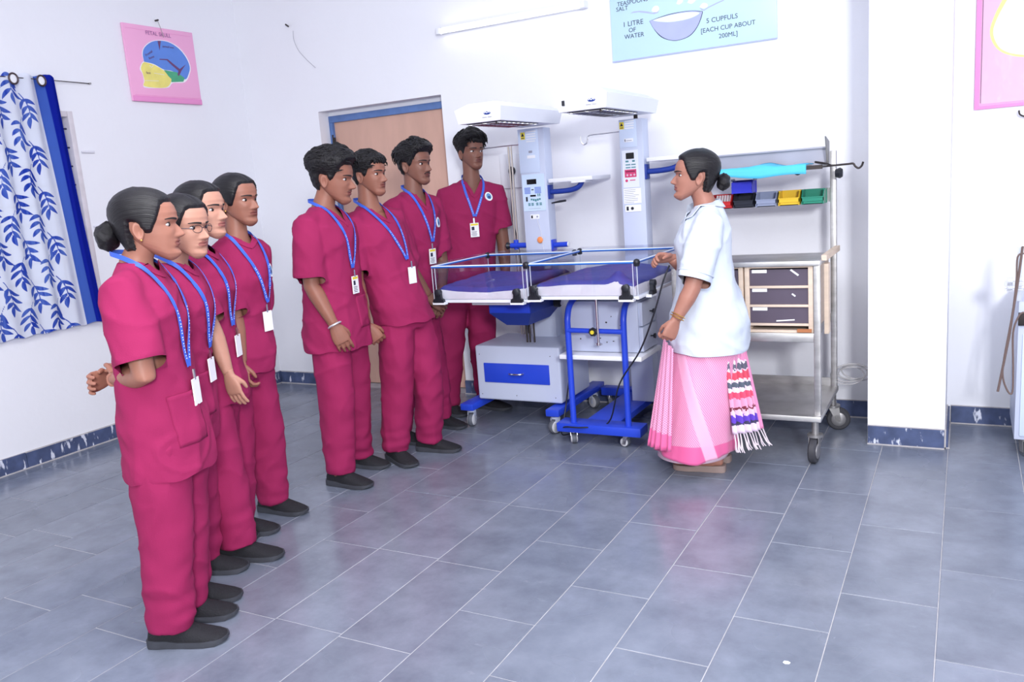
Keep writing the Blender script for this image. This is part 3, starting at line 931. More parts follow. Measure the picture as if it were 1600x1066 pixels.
def mattress(x0, x1, y0, y1, z0, z1, label, sheet_label, lift, seed):
    FOAM = mat('white_mattress_cover', srgb(240, 234, 236), 0.75, var=0.05, vscale=12, bump=0.5, bscale=22)
    SHEET = mat('violet_blue_sheet', srgb(70, 76, 158), 0.55, var=0.08, vscale=8, bump=0.15, bscale=12)
    t = thing('crib_mattress', ((x0 + x1) / 2, (y0 + y1) / 2, z0), label, 'mattress', 'mattresses in the baby cribs')
    nx, ny = 34, 30
    def hgt(u, v):
        e = min(u, 1 - u, v, 1 - v)
        edge = 1 - (1 - sstep(e, 0, 0.06)) * 0.35
        return z0 + (z1 - z0) * edge + lift(u, v) + 0.003 * noise.noise((u * 6 + seed, v * 6, seed))
    top = [[(x0 + (x1 - x0) * i / nx, y0 + (y1 - y0) * j / ny, hgt(i / nx, j / ny)) for i in range(nx + 1)] for j in range(ny + 1)]
    mb = MB()
    vs_ = [p for r in top for p in r] + [(p[0], p[1], z0 + 0.001) for r in top for p in r]
    W = nx + 1; N = W * (ny + 1)
    fs = []
    for j in range(ny):
        for i in range(nx):
            a = j * W + i
            fs.append((a, a + 1, a + W + 1, a + W)); fs.append((N + a + W, N + a + W + 1, N + a + 1, N + a))
    for i in range(nx):
        fs.append((N + i, N + i + 1, i + 1, i)); a = ny * W + i; fs.append((a, a + 1, N + a + 1, N + a))
    for j in range(ny):
        a = j * W; fs.append((a, a + W, N + a + W, N + a)); b = a + nx; fs.append((N + b, N + b + W, b + W, b))
    mb.add(vs_, fs)
    mb.build('mattress_body', FOAM, t, 60)
    sh = MB()
    rows = []
    for j in range(ny + 1):
        v = 0.02 + 0.955 * j / ny
        rows.append([(x0 + (x1 - x0) * (0.02 + 0.96 * i / nx), y0 + (y1 - y0) * v, hgt(0.02 + 0.96 * i / nx, v) + 0.006 + 0.004 * noise.noise((i * 0.3, j * 0.35, seed + 4))) for i in range(nx + 1)])
    vs_ = [p for r in rows for p in r] + [(p[0], p[1], p[2] - 0.004) for r in rows for p in r]
    sh.add(vs_, fs)
    s = sh.build('crib_sheet', SHEET, None, 60)
    tag(s, sheet_label, 'sheet', 'blue sheets on the crib mattresses')

# ------------------------------------------------------------------ radiant warmer, drawer box type (left)
w1 = thing('radiant_warmer', (-2.31, 4.5, 0), 'baby warmer with blue drawer box and long control panel, nearer the door', 'baby warmer', 'radiant baby warmers')
for x0, x1 in ((-2.715, -2.625), (-2.13, -2.045)):
    MB().box(x0, x1, 4.19, 4.9, 0.11, 0.152, bev=0.005).build('base_beam', BLUE_PAINT, w1)
MB().box(-2.63, -2.12, 4.70, 4.78, 0.11, 0.15, bev=0.004).build('cross_beam', BLUE_PAINT, w1)
for x, y, yaw in ((-2.67, 4.25, R(-80)), (-2.088, 4.235, R(-110)), (-2.67, 4.84, R(60)), (-2.088, 4.80, R(-30))):
    caster(w1, x, y, 0.112, 0.043, 0.03, yaw, GREY_PAINT, RUBBER, WHEEL_W, 0.012)
MB().box(-2.63, -2.06, 4.28, 4.70, 0.165, 0.503, bev=0.012, seg=3).build('drawer_box', GREY_PAINT, w1)
dw = MB().box(-2.573, -2.131, 4.273, 4.285, 0.277, 0.397, bev=0.003).build('drawer_front', BLUE_PAINT, w1)
hm = MB(); hm.tube(catmull([(-2.40, 4.274, 0.338), (-2.385, 4.255, 0.338), (-2.35, 4.25, 0.338), (-2.315, 4.255, 0.338), (-2.30, 4.274, 0.338)]), 0.0055, 8); hm.build('drawer_handle', CHROME, dw)
for xx, zz in ((-2.6, 0.2), (-2.36, 0.2), (-2.1, 0.2), (-2.6, 0.45), (-2.12, 0.45)):
    MB().ellipsoid((xx, 4.279, zz), (0.003, 0, 0), (0, 0.002, 0), (0, 0, 0.003), 8, 5).build('screw', DARK_METAL, w1)
# tilt housing under the crib
hs = MB()
hs.loft([[(-2.33, 4.17, 0.655), (-2.19, 4.17, 0.655), (-2.19, 4.46, 0.655), (-2.33, 4.46, 0.655)],
         [(-2.40, 4.10, 0.735), (-2.13, 4.10, 0.735), (-2.13, 4.52, 0.735), (-2.40, 4.52, 0.735)],
         [(-2.40, 4.10, 0.795), (-2.13, 4.10, 0.795), (-2.13, 4.52, 0.795), (-2.40, 4.52, 0.795)]])
ho = hs.build('tilt_housing', BLUE_DARK, w1, 0)
MB().box(-2.395, -2.135, 4.094, 4.102, 0.738, 0.79, bev=0.002).build('housing_front', BLUE_PAINT, ho)
MB().box(-2.42, -2.10, 4.06, 4.54, 0.795, 0.806).build('support_plate', BLUE_DARK, w1)
kb = MB(); kb.tube([(-2.13, 4.42, 0.75), (-2.10, 4.42, 0.75), (-2.09, 4.42, 0.75)], [0.03, 0.03, 0.02], 14); ko = kb.build('tilt_knob', BLACK_PL, w1)
MB().cyl((-2.092, 4.42, 0.75), (-2.084, 4.42, 0.75), 0.018, 14).build('knob_cap', CHROME, ko)
for xx in (-2.335, -2.315, -2.285):
    MB().cyl((xx, 4.42, 0.5), (xx, 4.42, 0.66), 0.006, 8).build('lift_rod', DARK_METAL, w1)
cy1 = 4.6
MB().box(-2.392, -2.222, cy1, cy1 + 0.10, 0.15, 1.775, bev=0.004).build('column', GREY_PAINT, w1)
MB().box(-2.392, -2.26, cy1 - 0.004, cy1 + 0.003, 1.515, 1.775, bev=0.001).build('upper_cover', PANEL_BLUE, w1)
hood(w1, -2.397, -2.117, 3.9, 4.66, 1.787, 1.858)
# control panel
y = cy1 - 0.001
cp = face(w1, 'control_panel', y, -2.385, -2.236, 1.285, 1.505, mat('panel_overlay', srgb(206, 226, 248), 0.35), 0.003)
yy = y - 0.003
face(cp, 'display', yy, -2.352, -2.288, 1.446, 1.476, SCREEN, 0.002)
face(cp, 'display', yy, -2.335, -2.297, 1.372, 1.382, SCREEN, 0.002)
face(cp, 'rocker_switch', yy, -2.364, -2.354, 1.345, 1.372, BLACK_PL, 0.004)
for x0, x1 in ((-2.372, -2.332), (-2.302, -2.260)):
    lines(cp, 'printed_line', yy, x0, x1, [1.425, 1.417, 1.409, 1.401, 1.393], BLUEP, 0.005, 0.0)
face(cp, 'indicator', yy, -2.324, -2.31, 1.410, 1.416, INK)
arc = MB()
for k in range(5):
    xx = -2.333 + k * 0.014
    arc.box(xx, xx + 0.011, yy - 0.0018, yy, 1.350 - 0.004 * (2 - abs(k - 2)), 1.360 - 0.002 * (2 - abs(k - 2)))
arc.build('key_row', TEAL, cp, 0)
kr = MB()
for xx in (-2.352, -2.33, -2.298, -2.275):
    for dx in (0, 0.008):
        for dz in (0, 0.009):
            kr.box(xx + dx, xx + dx + 0.0065, yy - 0.0018, yy, 1.318 + dz, 1.325 + dz)
for xx in (-2.285, -2.273):
    kr.box(xx, xx + 0.006, yy - 0.0018, yy, 1.372, 1.388)
kr.build('key_pad', TEAL, cp, 0)
lines(cp, 'printed_line', yy, -2.35, -2.27, [1.300], GREYP, 0.0015, 0)
warning(w1, y - 0.004, -2.372, 1.735)
lines(w1, 'printed_notice', y - 0.004, -2.336, -2.27, [1.757, 1.742, 1.728, 1.713, 1.70], WHITE_PRINT, 0.006, 0.15)
face(w1, 'serial_plate', y - 0.004, -2.325, -2.302, 1.632, 1.645, GREYP)
face(w1, 'name_plate', y - 0.004, -2.337, -2.284, 1.600, 1.618, WHITE_PRINT)
sk_ = face(w1, 'probe_socket', y, -2.344, -2.284, 1.236, 1.264, WHITE_PRINT, 0.002)
face(sk_, 'socket_hole', y - 0.002, -2.339, -2.328, 1.241, 1.258, BLACK_PL)
MB().cyl((-2.297, y - 0.001, 1.25), (-2.297, y - 0.006, 1.25), 0.005, 10).build('socket_pin', GREYP, sk_)
pw = MB(); pw.tube(catmull([(-2.30, y - 0.005, 1.246), (-2.29, y - 0.010, 1.21), (-2.275, y - 0.006, 1.15), (-2.27, y - 0.006, 1.08), (-2.262, y - 0.006, 1.02)]), 0.0016, 6); pw.build('probe_wire', WHITE_PAINT, w1)
pr = MB(); pr.ellipsoid((-2.288, y - 0.006, 1.108), (0.02, 0, 0), (0, 0.006, 0), (0, 0, 0.02), 18, 8)
pb_ = pr.build('probe_patch', mat('orange_patch', srgb(244, 150, 90), 0.6), w1)
# drip pole
pole = MB()
for xx in (-2.497, -2.478):
    pole.cyl((xx, 4.66, 0.45), (xx, 4.66, 1.685), 0.006, 8)
pole.build('drip_pole', mat('worn_chrome', (0.42, 0.38, 0.36), 0.3, 0.9), w1)
hk_ = MB(); hk_.tube(catmull([(-2.34, 4.66, 1.69), (-2.5, 4.66, 1.692), (-2.66, 4.66, 1.688), (-2.695, 4.66, 1.68), (-2.70, 4.66, 1.65), (-2.715, 4.66, 1.632), (-2.735, 4.66, 1.65), (-2.735, 4.66, 1.68)]), 0.0045, 8); hk_.build('drip_hook', CHROME, w1)
cl = MB(); cl.cyl((-2.52, 4.645, 1.075), (-2.39, 4.645, 1.075), 0.017, 12); cl.cyl((-2.488, 4.655, 1.05), (-2.488, 4.655, 1.11), 0.016, 12); cl.build('pole_clamp', BLUE_PAINT, w1)
MB().tube([(-2.52, 4.645, 1.075), (-2.545, 4.645, 1.075), (-2.552, 4.645, 1.075)], [0.012, 0.024, 0.018], 12).build('clamp_knob', BLACK_PL, w1)
cl = MB(); cl.cyl((-2.222, 4.64, 1.07), (-2.12, 4.64, 1.072), 0.016, 12); cl.box(-2.224, -2.212, 4.61, 4.67, 1.035, 1.105, bev=0.003); cl.build('side_bar', BLUE_PAINT, w1)
MB().cyl((-2.122, 4.64, 1.072), (-2.116, 4.64, 1.072), 0.017, 12).build('bar_end_cap', WHITE_PAINT, w1)
# side tray on a blue arm
ar = MB(); ar.tube(catmull([(-2.222, 4.64, 1.392), (-2.15, 4.64, 1.392), (-2.08, 4.64, 1.396), (-2.03, 4.64, 1.412), (-2.005, 4.64, 1.445)]), 0.016, 12); ar.box(-2.224, -2.212, 4.61, 4.67, 1.35, 1.435, bev=0.003); ar.build('tray_arm', BLUE_DARK, w1)
ty = MB(); ty.box(-2.21, -1.925, 4.60, 4.90, 1.446, 1.470, bev=0.003); ty.box(-2.06, -1.97, 4.60, 4.72, 1.436, 1.447); ty.build('side_tray', WHITE_PAINT, w1)
lv = MB(); lv.tube([(-2.21, 4.63, 1.325), (-2.15, 4.62, 1.332), (-2.11, 4.62, 1.335)], [0.004, (0.007, 0.012), 0.006], 10); lv.build('side_lever', BLACK_PL, w1)
crib(w1, -2.625, -2.03, 3.885, 4.52, 0.847, 1.032)
MB().box(-2.45, -2.2, 4.0, 4.45, 0.80, 0.83).build('tray_support', WHITE_PAINT, w1)
mattress(-2.61, -2.045, 3.90, 4.505, 0.848, 0.922, 'sagging white mattress in the crib nearer the door',
         'blue sheet on the mattress of the crib nearer the door', lambda u, v: -0.022 * math.sin(math.pi * u) * (1 - 0.5 * v) + 0.016 * v, 1.3)

# ------------------------------------------------------------------ radiant warmer, blue tube frame type (right)
w2 = thing('radiant_warmer', (-1.70, 4.45, 0), 'baby warmer on a blue tube frame with crimson panel, beside the teacher', 'baby warmer', 'radiant baby warmers')
MB().box(-1.995, -1.50, 4.05, 4.17, 0.072, 0.122, bev=0.004).build('base_bar', BLUE_PAINT, w2)
MB().box(-1.86, -1.66, 4.168, 4.84, 0.08, 0.118, bev=0.003).build('base_spine', BLUE_PAINT, w2)
MB().box(-2.03, -1.45, 4.80, 4.88, 0.085, 0.135, bev=0.004).build('rear_bar', BLUE_PAINT, w2)
for x, y, yaw in ((-1.915, 4.10, R(-60)), (-1.595, 4.10, R(170)), (-1.99, 4.84, R(20)), (-1.49, 4.84, R(60))):
    caster(w2, x, y, 0.075, 0.028, 0.026, yaw, CHROME, RUBBER, WHEEL_W if y < 4.5 else None, 0.014)
for x in (-1.905, -1.58):
    t = MB()
    t.tube(catmull([(x, 4.09, 0.12), (x, 4.09, 0.45), (x, 4.09, 0.66), (x, 4.097, 0.72), (x, 4.13, 0.775), (x, 4.20, 0.805), (x, 4.30, 0.813), (x, 4.45, 0.815), (x, 4.62, 0.815)], 5), 0.017, 12)
    t.build('frame_leg', BLUE_PAINT, w2)
t = MB(); t.cyl((-1.905, 4.085, 0.647), (-1.58, 4.085, 0.642), 0.014, 12); t.build('cross_tube', BLUE_PAINT, w2)
t = MB(); t.cyl((-1.905, 4.34, 0.815), (-1.58, 4.34, 0.815), 0.014, 12); t.build('cross_tube', BLUE_PAINT, w2)
t = MB(); t.tube([(-1.742, 4.08, 0.645), (-1.742, 4.055, 0.645), (-1.742, 4.045, 0.645)], [0.014, 0.026, 0.022], 7); k_ = t.build('clamp_knob', BLACK_PL, w2)
MB().cyl((-1.742, 4.046, 0.645), (-1.742, 4.040, 0.645), 0.011, 12).build('knob_cap', YEL_ST, k_)
t = MB(); t.cyl((-1.715, 4.06, 0.57), (-1.715, 4.06, 0.83), 0.0075, 10); t.cyl((-1.715, 4.06, 0.572), (-1.715, 4.06, 0.585), 0.012, 10); t.cyl((-1.735, 4.06, 0.578), (-1.695, 4.06, 0.578), 0.005, 8); t.build('lift_rod', CHROME, w2)
MB().box(-1.975, -1.495, 4.105, 4.44, 0.478, 0.503, bev=0.002).build('shelf', WHITE_PAINT, w2)
bx = MB(); bx.box(-1.935, -1.535, 4.19, 4.45, 0.507, 0.79, bev=0.004); bo_ = bx.build('drawer_cabinet', GREY_PAINT, w2)
sc = MB()
rn = random.Random(5)
for _ in range(7):
    xx, zz = rn.uniform(-1.88, -1.62), rn.uniform(0.54, 0.72)
    sc.ellipsoid((xx, 4.189, zz), (rn.uniform(0.003, 0.007), 0, 0), (0, 0.0012, 0), (0, 0, rn.uniform(0.002, 0.005)), 7, 4)
sc.build('chipped_paint', DARK_METAL, bo_)
for z0, z1 in ((0.512, 0.645), (0.652, 0.782)):
    d_ = MB().box(-1.537, -1.512, 4.20, 4.44, z0, z1, bev=0.004).build('drawer_front', GREY_PAINT, bo_)
    k = MB(); k.cyl((-1.512, 4.32, (z0 + z1) / 2), (-1.490, 4.32, (z0 + z1) / 2), 0.004, 8); k.tube([(-1.494, 4.32, (z0 + z1) / 2), (-1.484, 4.32, (z0 + z1) / 2)], [0.012, 0.015], 12)
    k.build('drawer_knob', BLACK_PL, d_)
cy2 = 4.6
MB().box(-1.745, -1.605, cy2, cy2 + 0.10, 0.118, 1.765, bev=0.004).build('column', GREY_PAINT, w2)
MB().box(-1.742, -1.64, cy2 - 0.003, cy2 + 0.002, 1.61, 1.762, bev=0.001).build('upper_cover', PANEL_BLUE, w2)
MB().cyl((-1.655, 4.64, 1.76), (-1.655, 4.64, 1.80), 0.012, 10).build('hood_stem', DARK_METAL, w2)
h2 = hood(w2, -1.807, -1.531, 3.9, 4.69, 1.787, 1.858)
face(h2, 'rocker_switch', 3.899, -1.768, -1.755, 1.815, 1.84, BLACK_PL, 0.008)
y = cy2 - 0.001
cp = face(w2, 'control_panel', y, -1.732, -1.636, 1.385, 1.595, mat('white_overlay', srgb(226, 232, 246), 0.35), 0.003)
yy = y - 0.003
face(cp, 'display', yy, -1.708, -1.660, 1.546, 1.580, SCREEN, 0.002)
for x0, x1 in ((-1.712, -1.694), (-1.672, -1.656)):
    face(cp, 'key', yy, x0, x1, 1.528, 1.538, TEAL)
for x0, x1 in ((-1.712, -1.684), (-1.678, -1.652)):
    lines(cp, 'printed_line', yy, x0, x1, [1.514, 1.498], TEAL, 0.006, 0)
cr_ = face(cp, 'crimson_block', yy, -1.720, -1.650, 1.443, 1.487, REDP)
lines(cr_, 'printed_line', yy - 0.001, -1.712, -1.658, [1.476], mat('dark_crimson', srgb(120, 30, 70), 0.6), 0.006, 0)
kk = MB()
for xx in (-1.708, -1.687, -1.666):
    kk.tube([(xx + 0.004, yy - 0.001, 1.456), (xx + 0.004, yy - 0.003, 1.456)], 0.006, 12)
kk.build('round_key', mat('pink_key', srgb(222, 180, 200), 0.5), cr_)
kk = MB(); kk.cyl((-1.71, yy - 0.002, 1.425), (-1.71, yy, 1.425), 0.008, 14); kk.box(-1.69, -1.658, yy - 0.0018, yy, 1.424, 1.429); kk.build('maker_mark', REDP, cp)
nt_ = face(w2, 'instruction_sheet', y, -1.733, -1.629, 1.295, 1.380, WHITE_PRINT, 0.002)
lines(nt_, 'printed_text', y - 0.002, -1.728, -1.636, [1.372, 1.362, 1.352, 1.342, 1.332, 1.322, 1.312, 1.302], GREYP, 0.0022, 0.5)
so_ = face(w2, 'socket_plate', y, -1.727, -1.632, 1.248, 1.285, WHITE_PRINT, 0.003)
face(so_, 'rocker_switch', y - 0.003, -1.718, -1.706, 1.256, 1.278, BLACK_PL, 0.003)
MB().cyl((-1.683, y - 0.003, 1.267), (-1.683, y - 0.008, 1.267), 0.0085, 14).build('socket', BLACK_PL, so_)
warning(w2, y - 0.003, -1.738, 1.733, 0.026)
lines(w2, 'printed_notice', y - 0.003, -1.706, -1.648, [1.755, 1.742, 1.729, 1.716], WHITE_PRINT, 0.007, 0.12)
np2 = face(w2, 'name_plate', y - 0.003, -1.714, -1.660, 1.640, 1.660, WHITE_PRINT)
face(np2, 'printed_text', y - 0.0045, -1.710, -1.706, 1.643, 1.656, INK)
lines(np2, 'printed_line', y - 0.004, -1.702, -1.668, [1.648], GREYP, 0.003, 0)
hk_ = MB(); hk_.tube(catmull([(-1.74, 4.64, 1.705), (-1.85, 4.63, 1.703), (-1.935, 4.62, 1.70), (-1.947, 4.62, 1.68), (-1.955, 4.62, 1.658), (-1.972, 4.62, 1.652), (-1.988, 4.62, 1.668), (-1.99, 4.62, 1.70)]), 0.0042, 8); hk_.build('drip_hook', CHROME, w2)
ar = MB(); ar.tube(catmull([(-1.605, 4.64, 1.468), (-1.53, 4.64, 1.468), (-1.45, 4.64, 1.476), (-1.39, 4.64, 1.50), (-1.36, 4.64, 1.52)]), 0.016, 12); ar.box(-1.607, -1.595, 4.61, 4.67, 1.425, 1.51, bev=0.003); ar.build('tray_arm', BLUE_DARK, w2)
ty = MB(); ty.box(-1.59, -1.30, 4.60, 4.90, 1.522, 1.545, bev=0.003); ty.build('side_tray', WHITE_PAINT, w2)
crib(w2, -2.018, -1.41, 3.87, 4.57, 0.865, 1.034)
mattress(-2.0, -1.425, 3.885, 4.555, 0.866, 0.925, 'flat white mattress in the crib beside the teacher',
         'rumpled blue sheet on the mattress in the crib beside the teacher',
         lambda u, v: 0.010 * math.sin(math.pi * u) + 0.02 * v * math.sin(math.pi * u) + 0.05 * math.exp(-((u - 0.80) / 0.07) ** 2 - ((v - 0.10) / 0.06) ** 2) * (1 if v > 0.03 else 0), 7.7)

# power cord hanging from the right crib to the floor and back to the warmer
pc = MB()
pts = [on_y(1046, 415, 3.84), on_y(1036, 440, 3.80), on_y(1022, 490, 3.80), on_y(1000, 548, 3.85), on_y(968, 600, 3.95)]
pts += [Vector((-1.70, 4.10, 0.13)), Vector((-1.83, 4.04, 0.11)), Vector((-1.95, 4.05, 0.10)), Vector((-2.0, 4.15, 0.02)), Vector((-1.95, 4.35, 0.008)), Vector((-1.9, 4.6, 0.008))]
pc.tube(catmull(pts, 6), 0.0042, 8)
tag(pc.build('power_cord', BLACK_PL, None), 'black power cord hanging from the crib down to the blue base', 'cord')
pc = MB()
pc.tube(catmull([(-1.985, 4.3, 0.475), (-2.0, 4.28, 0.35), (-2.02, 4.25, 0.18), (-2.03, 4.22, 0.05), (-2.0, 4.3, 0.01), (-1.93, 4.45, 0.008), (-1.95, 4.6, 0.008)], 6), 0.0042, 8)
tag(pc.build('power_cord', BLACK_PL, None), 'black cord dropping between the drawer box and the blue frame', 'cord')

# wall socket board behind the left column
sb = on_y(794, 268, YB)
sbt = thing('socket_board', (sb.x, YB, sb.z - 0.1), 'white wall socket board with black plug behind the left warmer', 'socket')
MB().box(sb.x - 0.05, sb.x + 0.10, YB - 0.02, YB, sb.z - 0.11, sb.z + 0.11, bev=0.004).build('board', WHITE_PAINT, sbt)
MB().ellipsoid((sb.x + 0.05, YB - 0.04, sb.z), (0.022, 0, 0), (0, 0.03, 0), (0, 0, 0.03), 12, 8).build('plug', BLACK_PL, sbt)
MB().tube(catmull([(sb.x + 0.05, YB - 0.05, sb.z - 0.02), (sb.x + 0.05, YB - 0.06, sb.z - 0.1), (sb.x + 0.04, YB - 0.06, sb.z - 0.3), (sb.x + 0.07, YB - 0.06, sb.z - 0.5), (sb.x + 0.09, YB - 0.06, sb.z - 0.8), (sb.x + 0.1, YB - 0.06, 0.3)]), 0.004, 8).build('plug_cord', BLACK_PL, sbt)

# ------------------------------------------------------------------ steel instrument trolley
TY0, TY1 = 4.11, 4.70
tr = thing('instrument_trolley', (-0.9, 4.4, 0), 'stainless steel instrument trolley on large casters beside the pilaster', 'trolley')
XTL, XTR = -1.30, -0.605
def leg(x, y, z0, z1):
    MB().box(x - 0.015, x + 0.015, y - 0.015, y + 0.015, z0, z1, bev=0.003).build('upright', STEEL, tr)
leg(XTR - 0.005, TY0 + 0.015, 0.22, 0.975); leg(XTL, TY0 + 0.015, 0.22, 0.975)
leg(XTR - 0.005, TY1, 0.22, 1.50); leg(XTL, TY1, 0.22, 1.50)
t = MB(); t.box(XTL - 0.02, XTR + 0.012, TY0 - 0.005, 4.48, 0.970, 0.995, bev=0.004); t.build('worktop', STEEL, tr)
t = MB(); t.box(XTL, XTR - 0.01, 4.475, TY1 + 0.01, 0.955, 0.965); t.build('rear_tie', STEEL, tr, 0)
t = MB(); t.box(XTL - 0.02, XTR + 0.015, TY0 - 0.03, TY1 + 0.015, 0.212, 0.24, bev=0.004); lo_ = t.build('bottom_shelf', STEEL, tr)
t = MB(); t.box(XTL - 0.02, XTR + 0.01, TY1, TY1 + 0.012, 0.24, 0.285); t.build('shelf_rim', STEEL, lo_, 0)
t = MB(); t.box(XTL - 0.02, XTR - 0.02, TY0 + 0.005, TY1, 0.60, 0.645, bev=0.003); t.build('middle_shelf', STEEL, tr)
for x, y, yw in ((XTR - 0.02, TY0 + 0.02, R(-95)), (XTR - 0.01, TY1 - 0.02, R(10)), (XTL, TY0 + 0.02, R(-120)), (XTL, TY1 - 0.02, R(20))):
    caster(tr, x, y, 0.215, 0.062, 0.035, yw, STEEL_DULL, mat('caster_tyre', srgb(60, 60, 66), 0.6), mat('caster_hub', srgb(150, 148, 150), 0.4, 0.6), 0.028, 0.62)
# top shelf with back panel and end plate
t = MB(); t.box(-1.31, XTR - 0.02, 4.42, TY1 + 0.01, 1.425, 1.433); to_ = t.build('top_shelf', STEEL_DULL, tr, 0)
t = MB(); t.box(-1.42, XTR - 0.035, TY1, TY1 + 0.012, 1.433, 1.525); t.box(-1.42, XTR - 0.035, TY1 - 0.018, TY1, 1.517, 1.525); t.build('back_panel', mat('brushed_panel', srgb(172, 172, 186), 0.42, 0.6, var=0.08, vscale=6), to_, 0)
t = MB(); t.prism([(XTR - 0.033, 4.66, 1.44), (XTR - 0.033, TY1 + 0.03, 1.42), (XTR - 0.033, TY1 + 0.03, 1.55), (XTR - 0.033, 4.60, 1.575)], (0.006, 0, 0)); t.build('end_plate', STEEL_DULL, tr, 0)
t = MB(); t.box(-1.31, XTR - 0.02, 4.418, 4.43, 1.414, 1.434); t.build('shelf_lip', DARK_METAL, to_, 0)
HX, HY, HZ = -0.605, 4.60, 1.425
for a in (((HX, HY, HZ), (-0.70, 4.52, HZ - 0.002), (-0.728, 4.50, HZ - 0.006), (-0.738, 4.49, HZ - 0.022), (-0.752, 4.48, HZ - 0.03), (-0.768, 4.47, HZ - 0.018), (-0.772, 4.47, HZ + 0.005)),
          ((HX, HY, HZ), (-0.53, 4.62, HZ + 0.002), (-0.505, 4.62, HZ + 0.002), (-0.495, 4.62, HZ - 0.012), (-0.480, 4.62, HZ - 0.022), (-0.465, 4.62, HZ - 0.012), (-0.458, 4.62, HZ + 0.008)),
          ((HX, HY, HZ), (-0.64, 4.66, HZ + 0.012), (-0.70, 4.70, HZ + 0.025))):
    MB().tube(catmull(a), 0.0052, 8).build('drip_hook', DARK_METAL, tr)
MB().tube([(-0.59, 4.62, 1.385), (-0.568, 4.62, 1.385), (-0.555, 4.62, 1.385)], [0.02, 0.027, 0.02], 8).build('clamp_knob', BLACK_PL, tr)
# cyan drape lying on the top shelf and over its front lip
dr = MB()
CY = mat('cyan_drape', srgb(84, 196, 236), 0.7, var=0.04, vscale=10)
nu = 40
rows = []
for j in range(9):
    row = []
    for i in range(nu + 1):
        u = i / nu
        x = -1.30 + u * 0.60
        k = j / 8
        bump = 0.018 * math.exp(-((u - 0.58) / 0.16) ** 2) + 0.010 * noise.noise((u * 7, 1, 2))
        if j < 6:
            q = j / 5
            yv = 4.66 - q * 0.245; zv = 1.437 + max(0.002, bump * (1 - q * 0.6) + 0.006 * noise.noise((u * 5, q * 3, 7)) + 0.006)
        else:
            q = (j - 5) / 3
            drop = 0.050 * (1 - 0.12 * math.sin(u * 9)) * min(1, 0.25 + u * 1.2)
            yv = 4.412 - 0.003 * q; zv = 1.442 - q * drop
        row.append((x, yv, zv))
    rows.append(row)
W = nu + 1
vs_ = [p for r in rows for p in r]
fs = [(j * W + i, j * W + i + 1, (j + 1) * W + i + 1, (j + 1) * W + i) for j in range(8) for i in range(nu)]
dr.add(vs_, fs)
do_ = dr.build('surgical_drape', CY, None, 180, fix=False)
so = do_.modifiers.new('thick', 'SOLIDIFY'); so.thickness = 0.003; so.offset = 1
tag(do_, 'crumpled cyan surgical drape on the trolley top shelf', 'drape')
# bin rail and storage bins
t = MB(); t.box(-1.30, XTR + 0.004, 4.692, 4.70, 1.24, 1.312); t.build('bin_rail', STEEL_DULL, tr, 0)
def storage_bin(x0, x1, y0, y1, z0, z1, m, label, content=None):
    b = thing('storage_bin', ((x0 + x1) / 2, (y0 + y1) / 2, z0), label, 'bin', 'plastic storage bins on the trolley')
    h = z1 - z0; w = 0.004
    s = MB()
    zf = z0 + h * 0.52
    s.box(x0 + 0.006, x1 - 0.006, y0 + 0.008, y1, z0, z0 + w)
    s.box(x0, x1, y1 - w, y1, z0, z1)
    for xx in (x0 + 0.003, x1 - 0.003 - w):
        s.prism([(xx, y0, z0), (xx, y1, z0), (xx, y1, z1), (xx, y0 + 0.035, z1), (xx, y0, zf)], (w, 0, 0))
    s.build('bin_body', m, b, 0)
    f = MB()
    f.box(x0 + 0.003, x1 - 0.003, y0, y0 + w, z0 + h * 0.22, zf)
    f.box(x0 + 0.010, x1 - 0.010, y0 + 0.008, y0 + 0.008 + w, z0, z0 + h * 0.24)
    f.box(x0 + 0.003, x1 - 0.003, y0 - 0.004, y0 + w, zf - 0.005, zf)
    f.build('bin_front', m, b, 0)
    for xx in (x0, x1 - 0.009):
        MB().box(xx, xx + 0.009, y0 + 0.032, y1, z1 - 0.006, z1).build('bin_rim', m, b, 0)
    if content:
        c = MB()
        for k in range(6):
            xx = x0 + 0.02 + k * (x1 - x0 - 0.04) / 5
            c.cyl((xx, y0 + 0.03, z0 + 0.01), (xx + 0.004, y0 + 0.05, z1 - 0.006), 0.006, 8)
        tag(c.build('glass_vials', content, None), 'small clear vials standing in the red bin', 'vials')
    return b
def pl(n, r, g, b): return mat(n, srgb(r, g, b), 0.4)
BZ0, BZ1, BY0, BY1 = 1.236, 1.312, 4.585, 4.69
storage_bin(-1.225, -1.113, BY0, BY1, BZ0, BZ1, pl('red_plastic', 196, 36, 44), 'red storage bin behind the teacher\'s shoulder', mat('vial_glass', srgb(210, 200, 205), 0.15))
storage_bin(-1.108, -0.995, BY0, BY1, BZ0, BZ1, pl('black_bin_plastic', 36, 40, 54), 'black storage bin under the raised blue bin')
storage_bin(-0.99, -0.877, BY0, BY1, BZ0, BZ1, pl('grey_plastic', 150, 160, 190), 'grey storage bin between black and yellow bins')
storage_bin(-0.872, -0.76, BY0, BY1, BZ0, BZ1, pl('yellow_plastic', 236, 196, 50), 'yellow storage bin between grey and green bins')
storage_bin(-0.755, -0.64, BY0, BY1, BZ0, BZ1, pl('green_plastic', 36, 140, 116), 'green storage bin at the right end of the row')
bb_ = storage_bin(-1.112, -0.998, BY0 - 0.015, BY1 - 0.015, BZ1 + 0.001, BZ1 + 0.07, pl('blue_plastic', 52, 60, 215), 'blue storage bin stacked on top of the black bin')
MB().box(-1.108, -1.002, BY0 - 0.018, BY0 - 0.012, BZ1 + 0.003, BZ1 + 0.062).build('tall_front', MATS['blue_plastic'], bb_, 0)
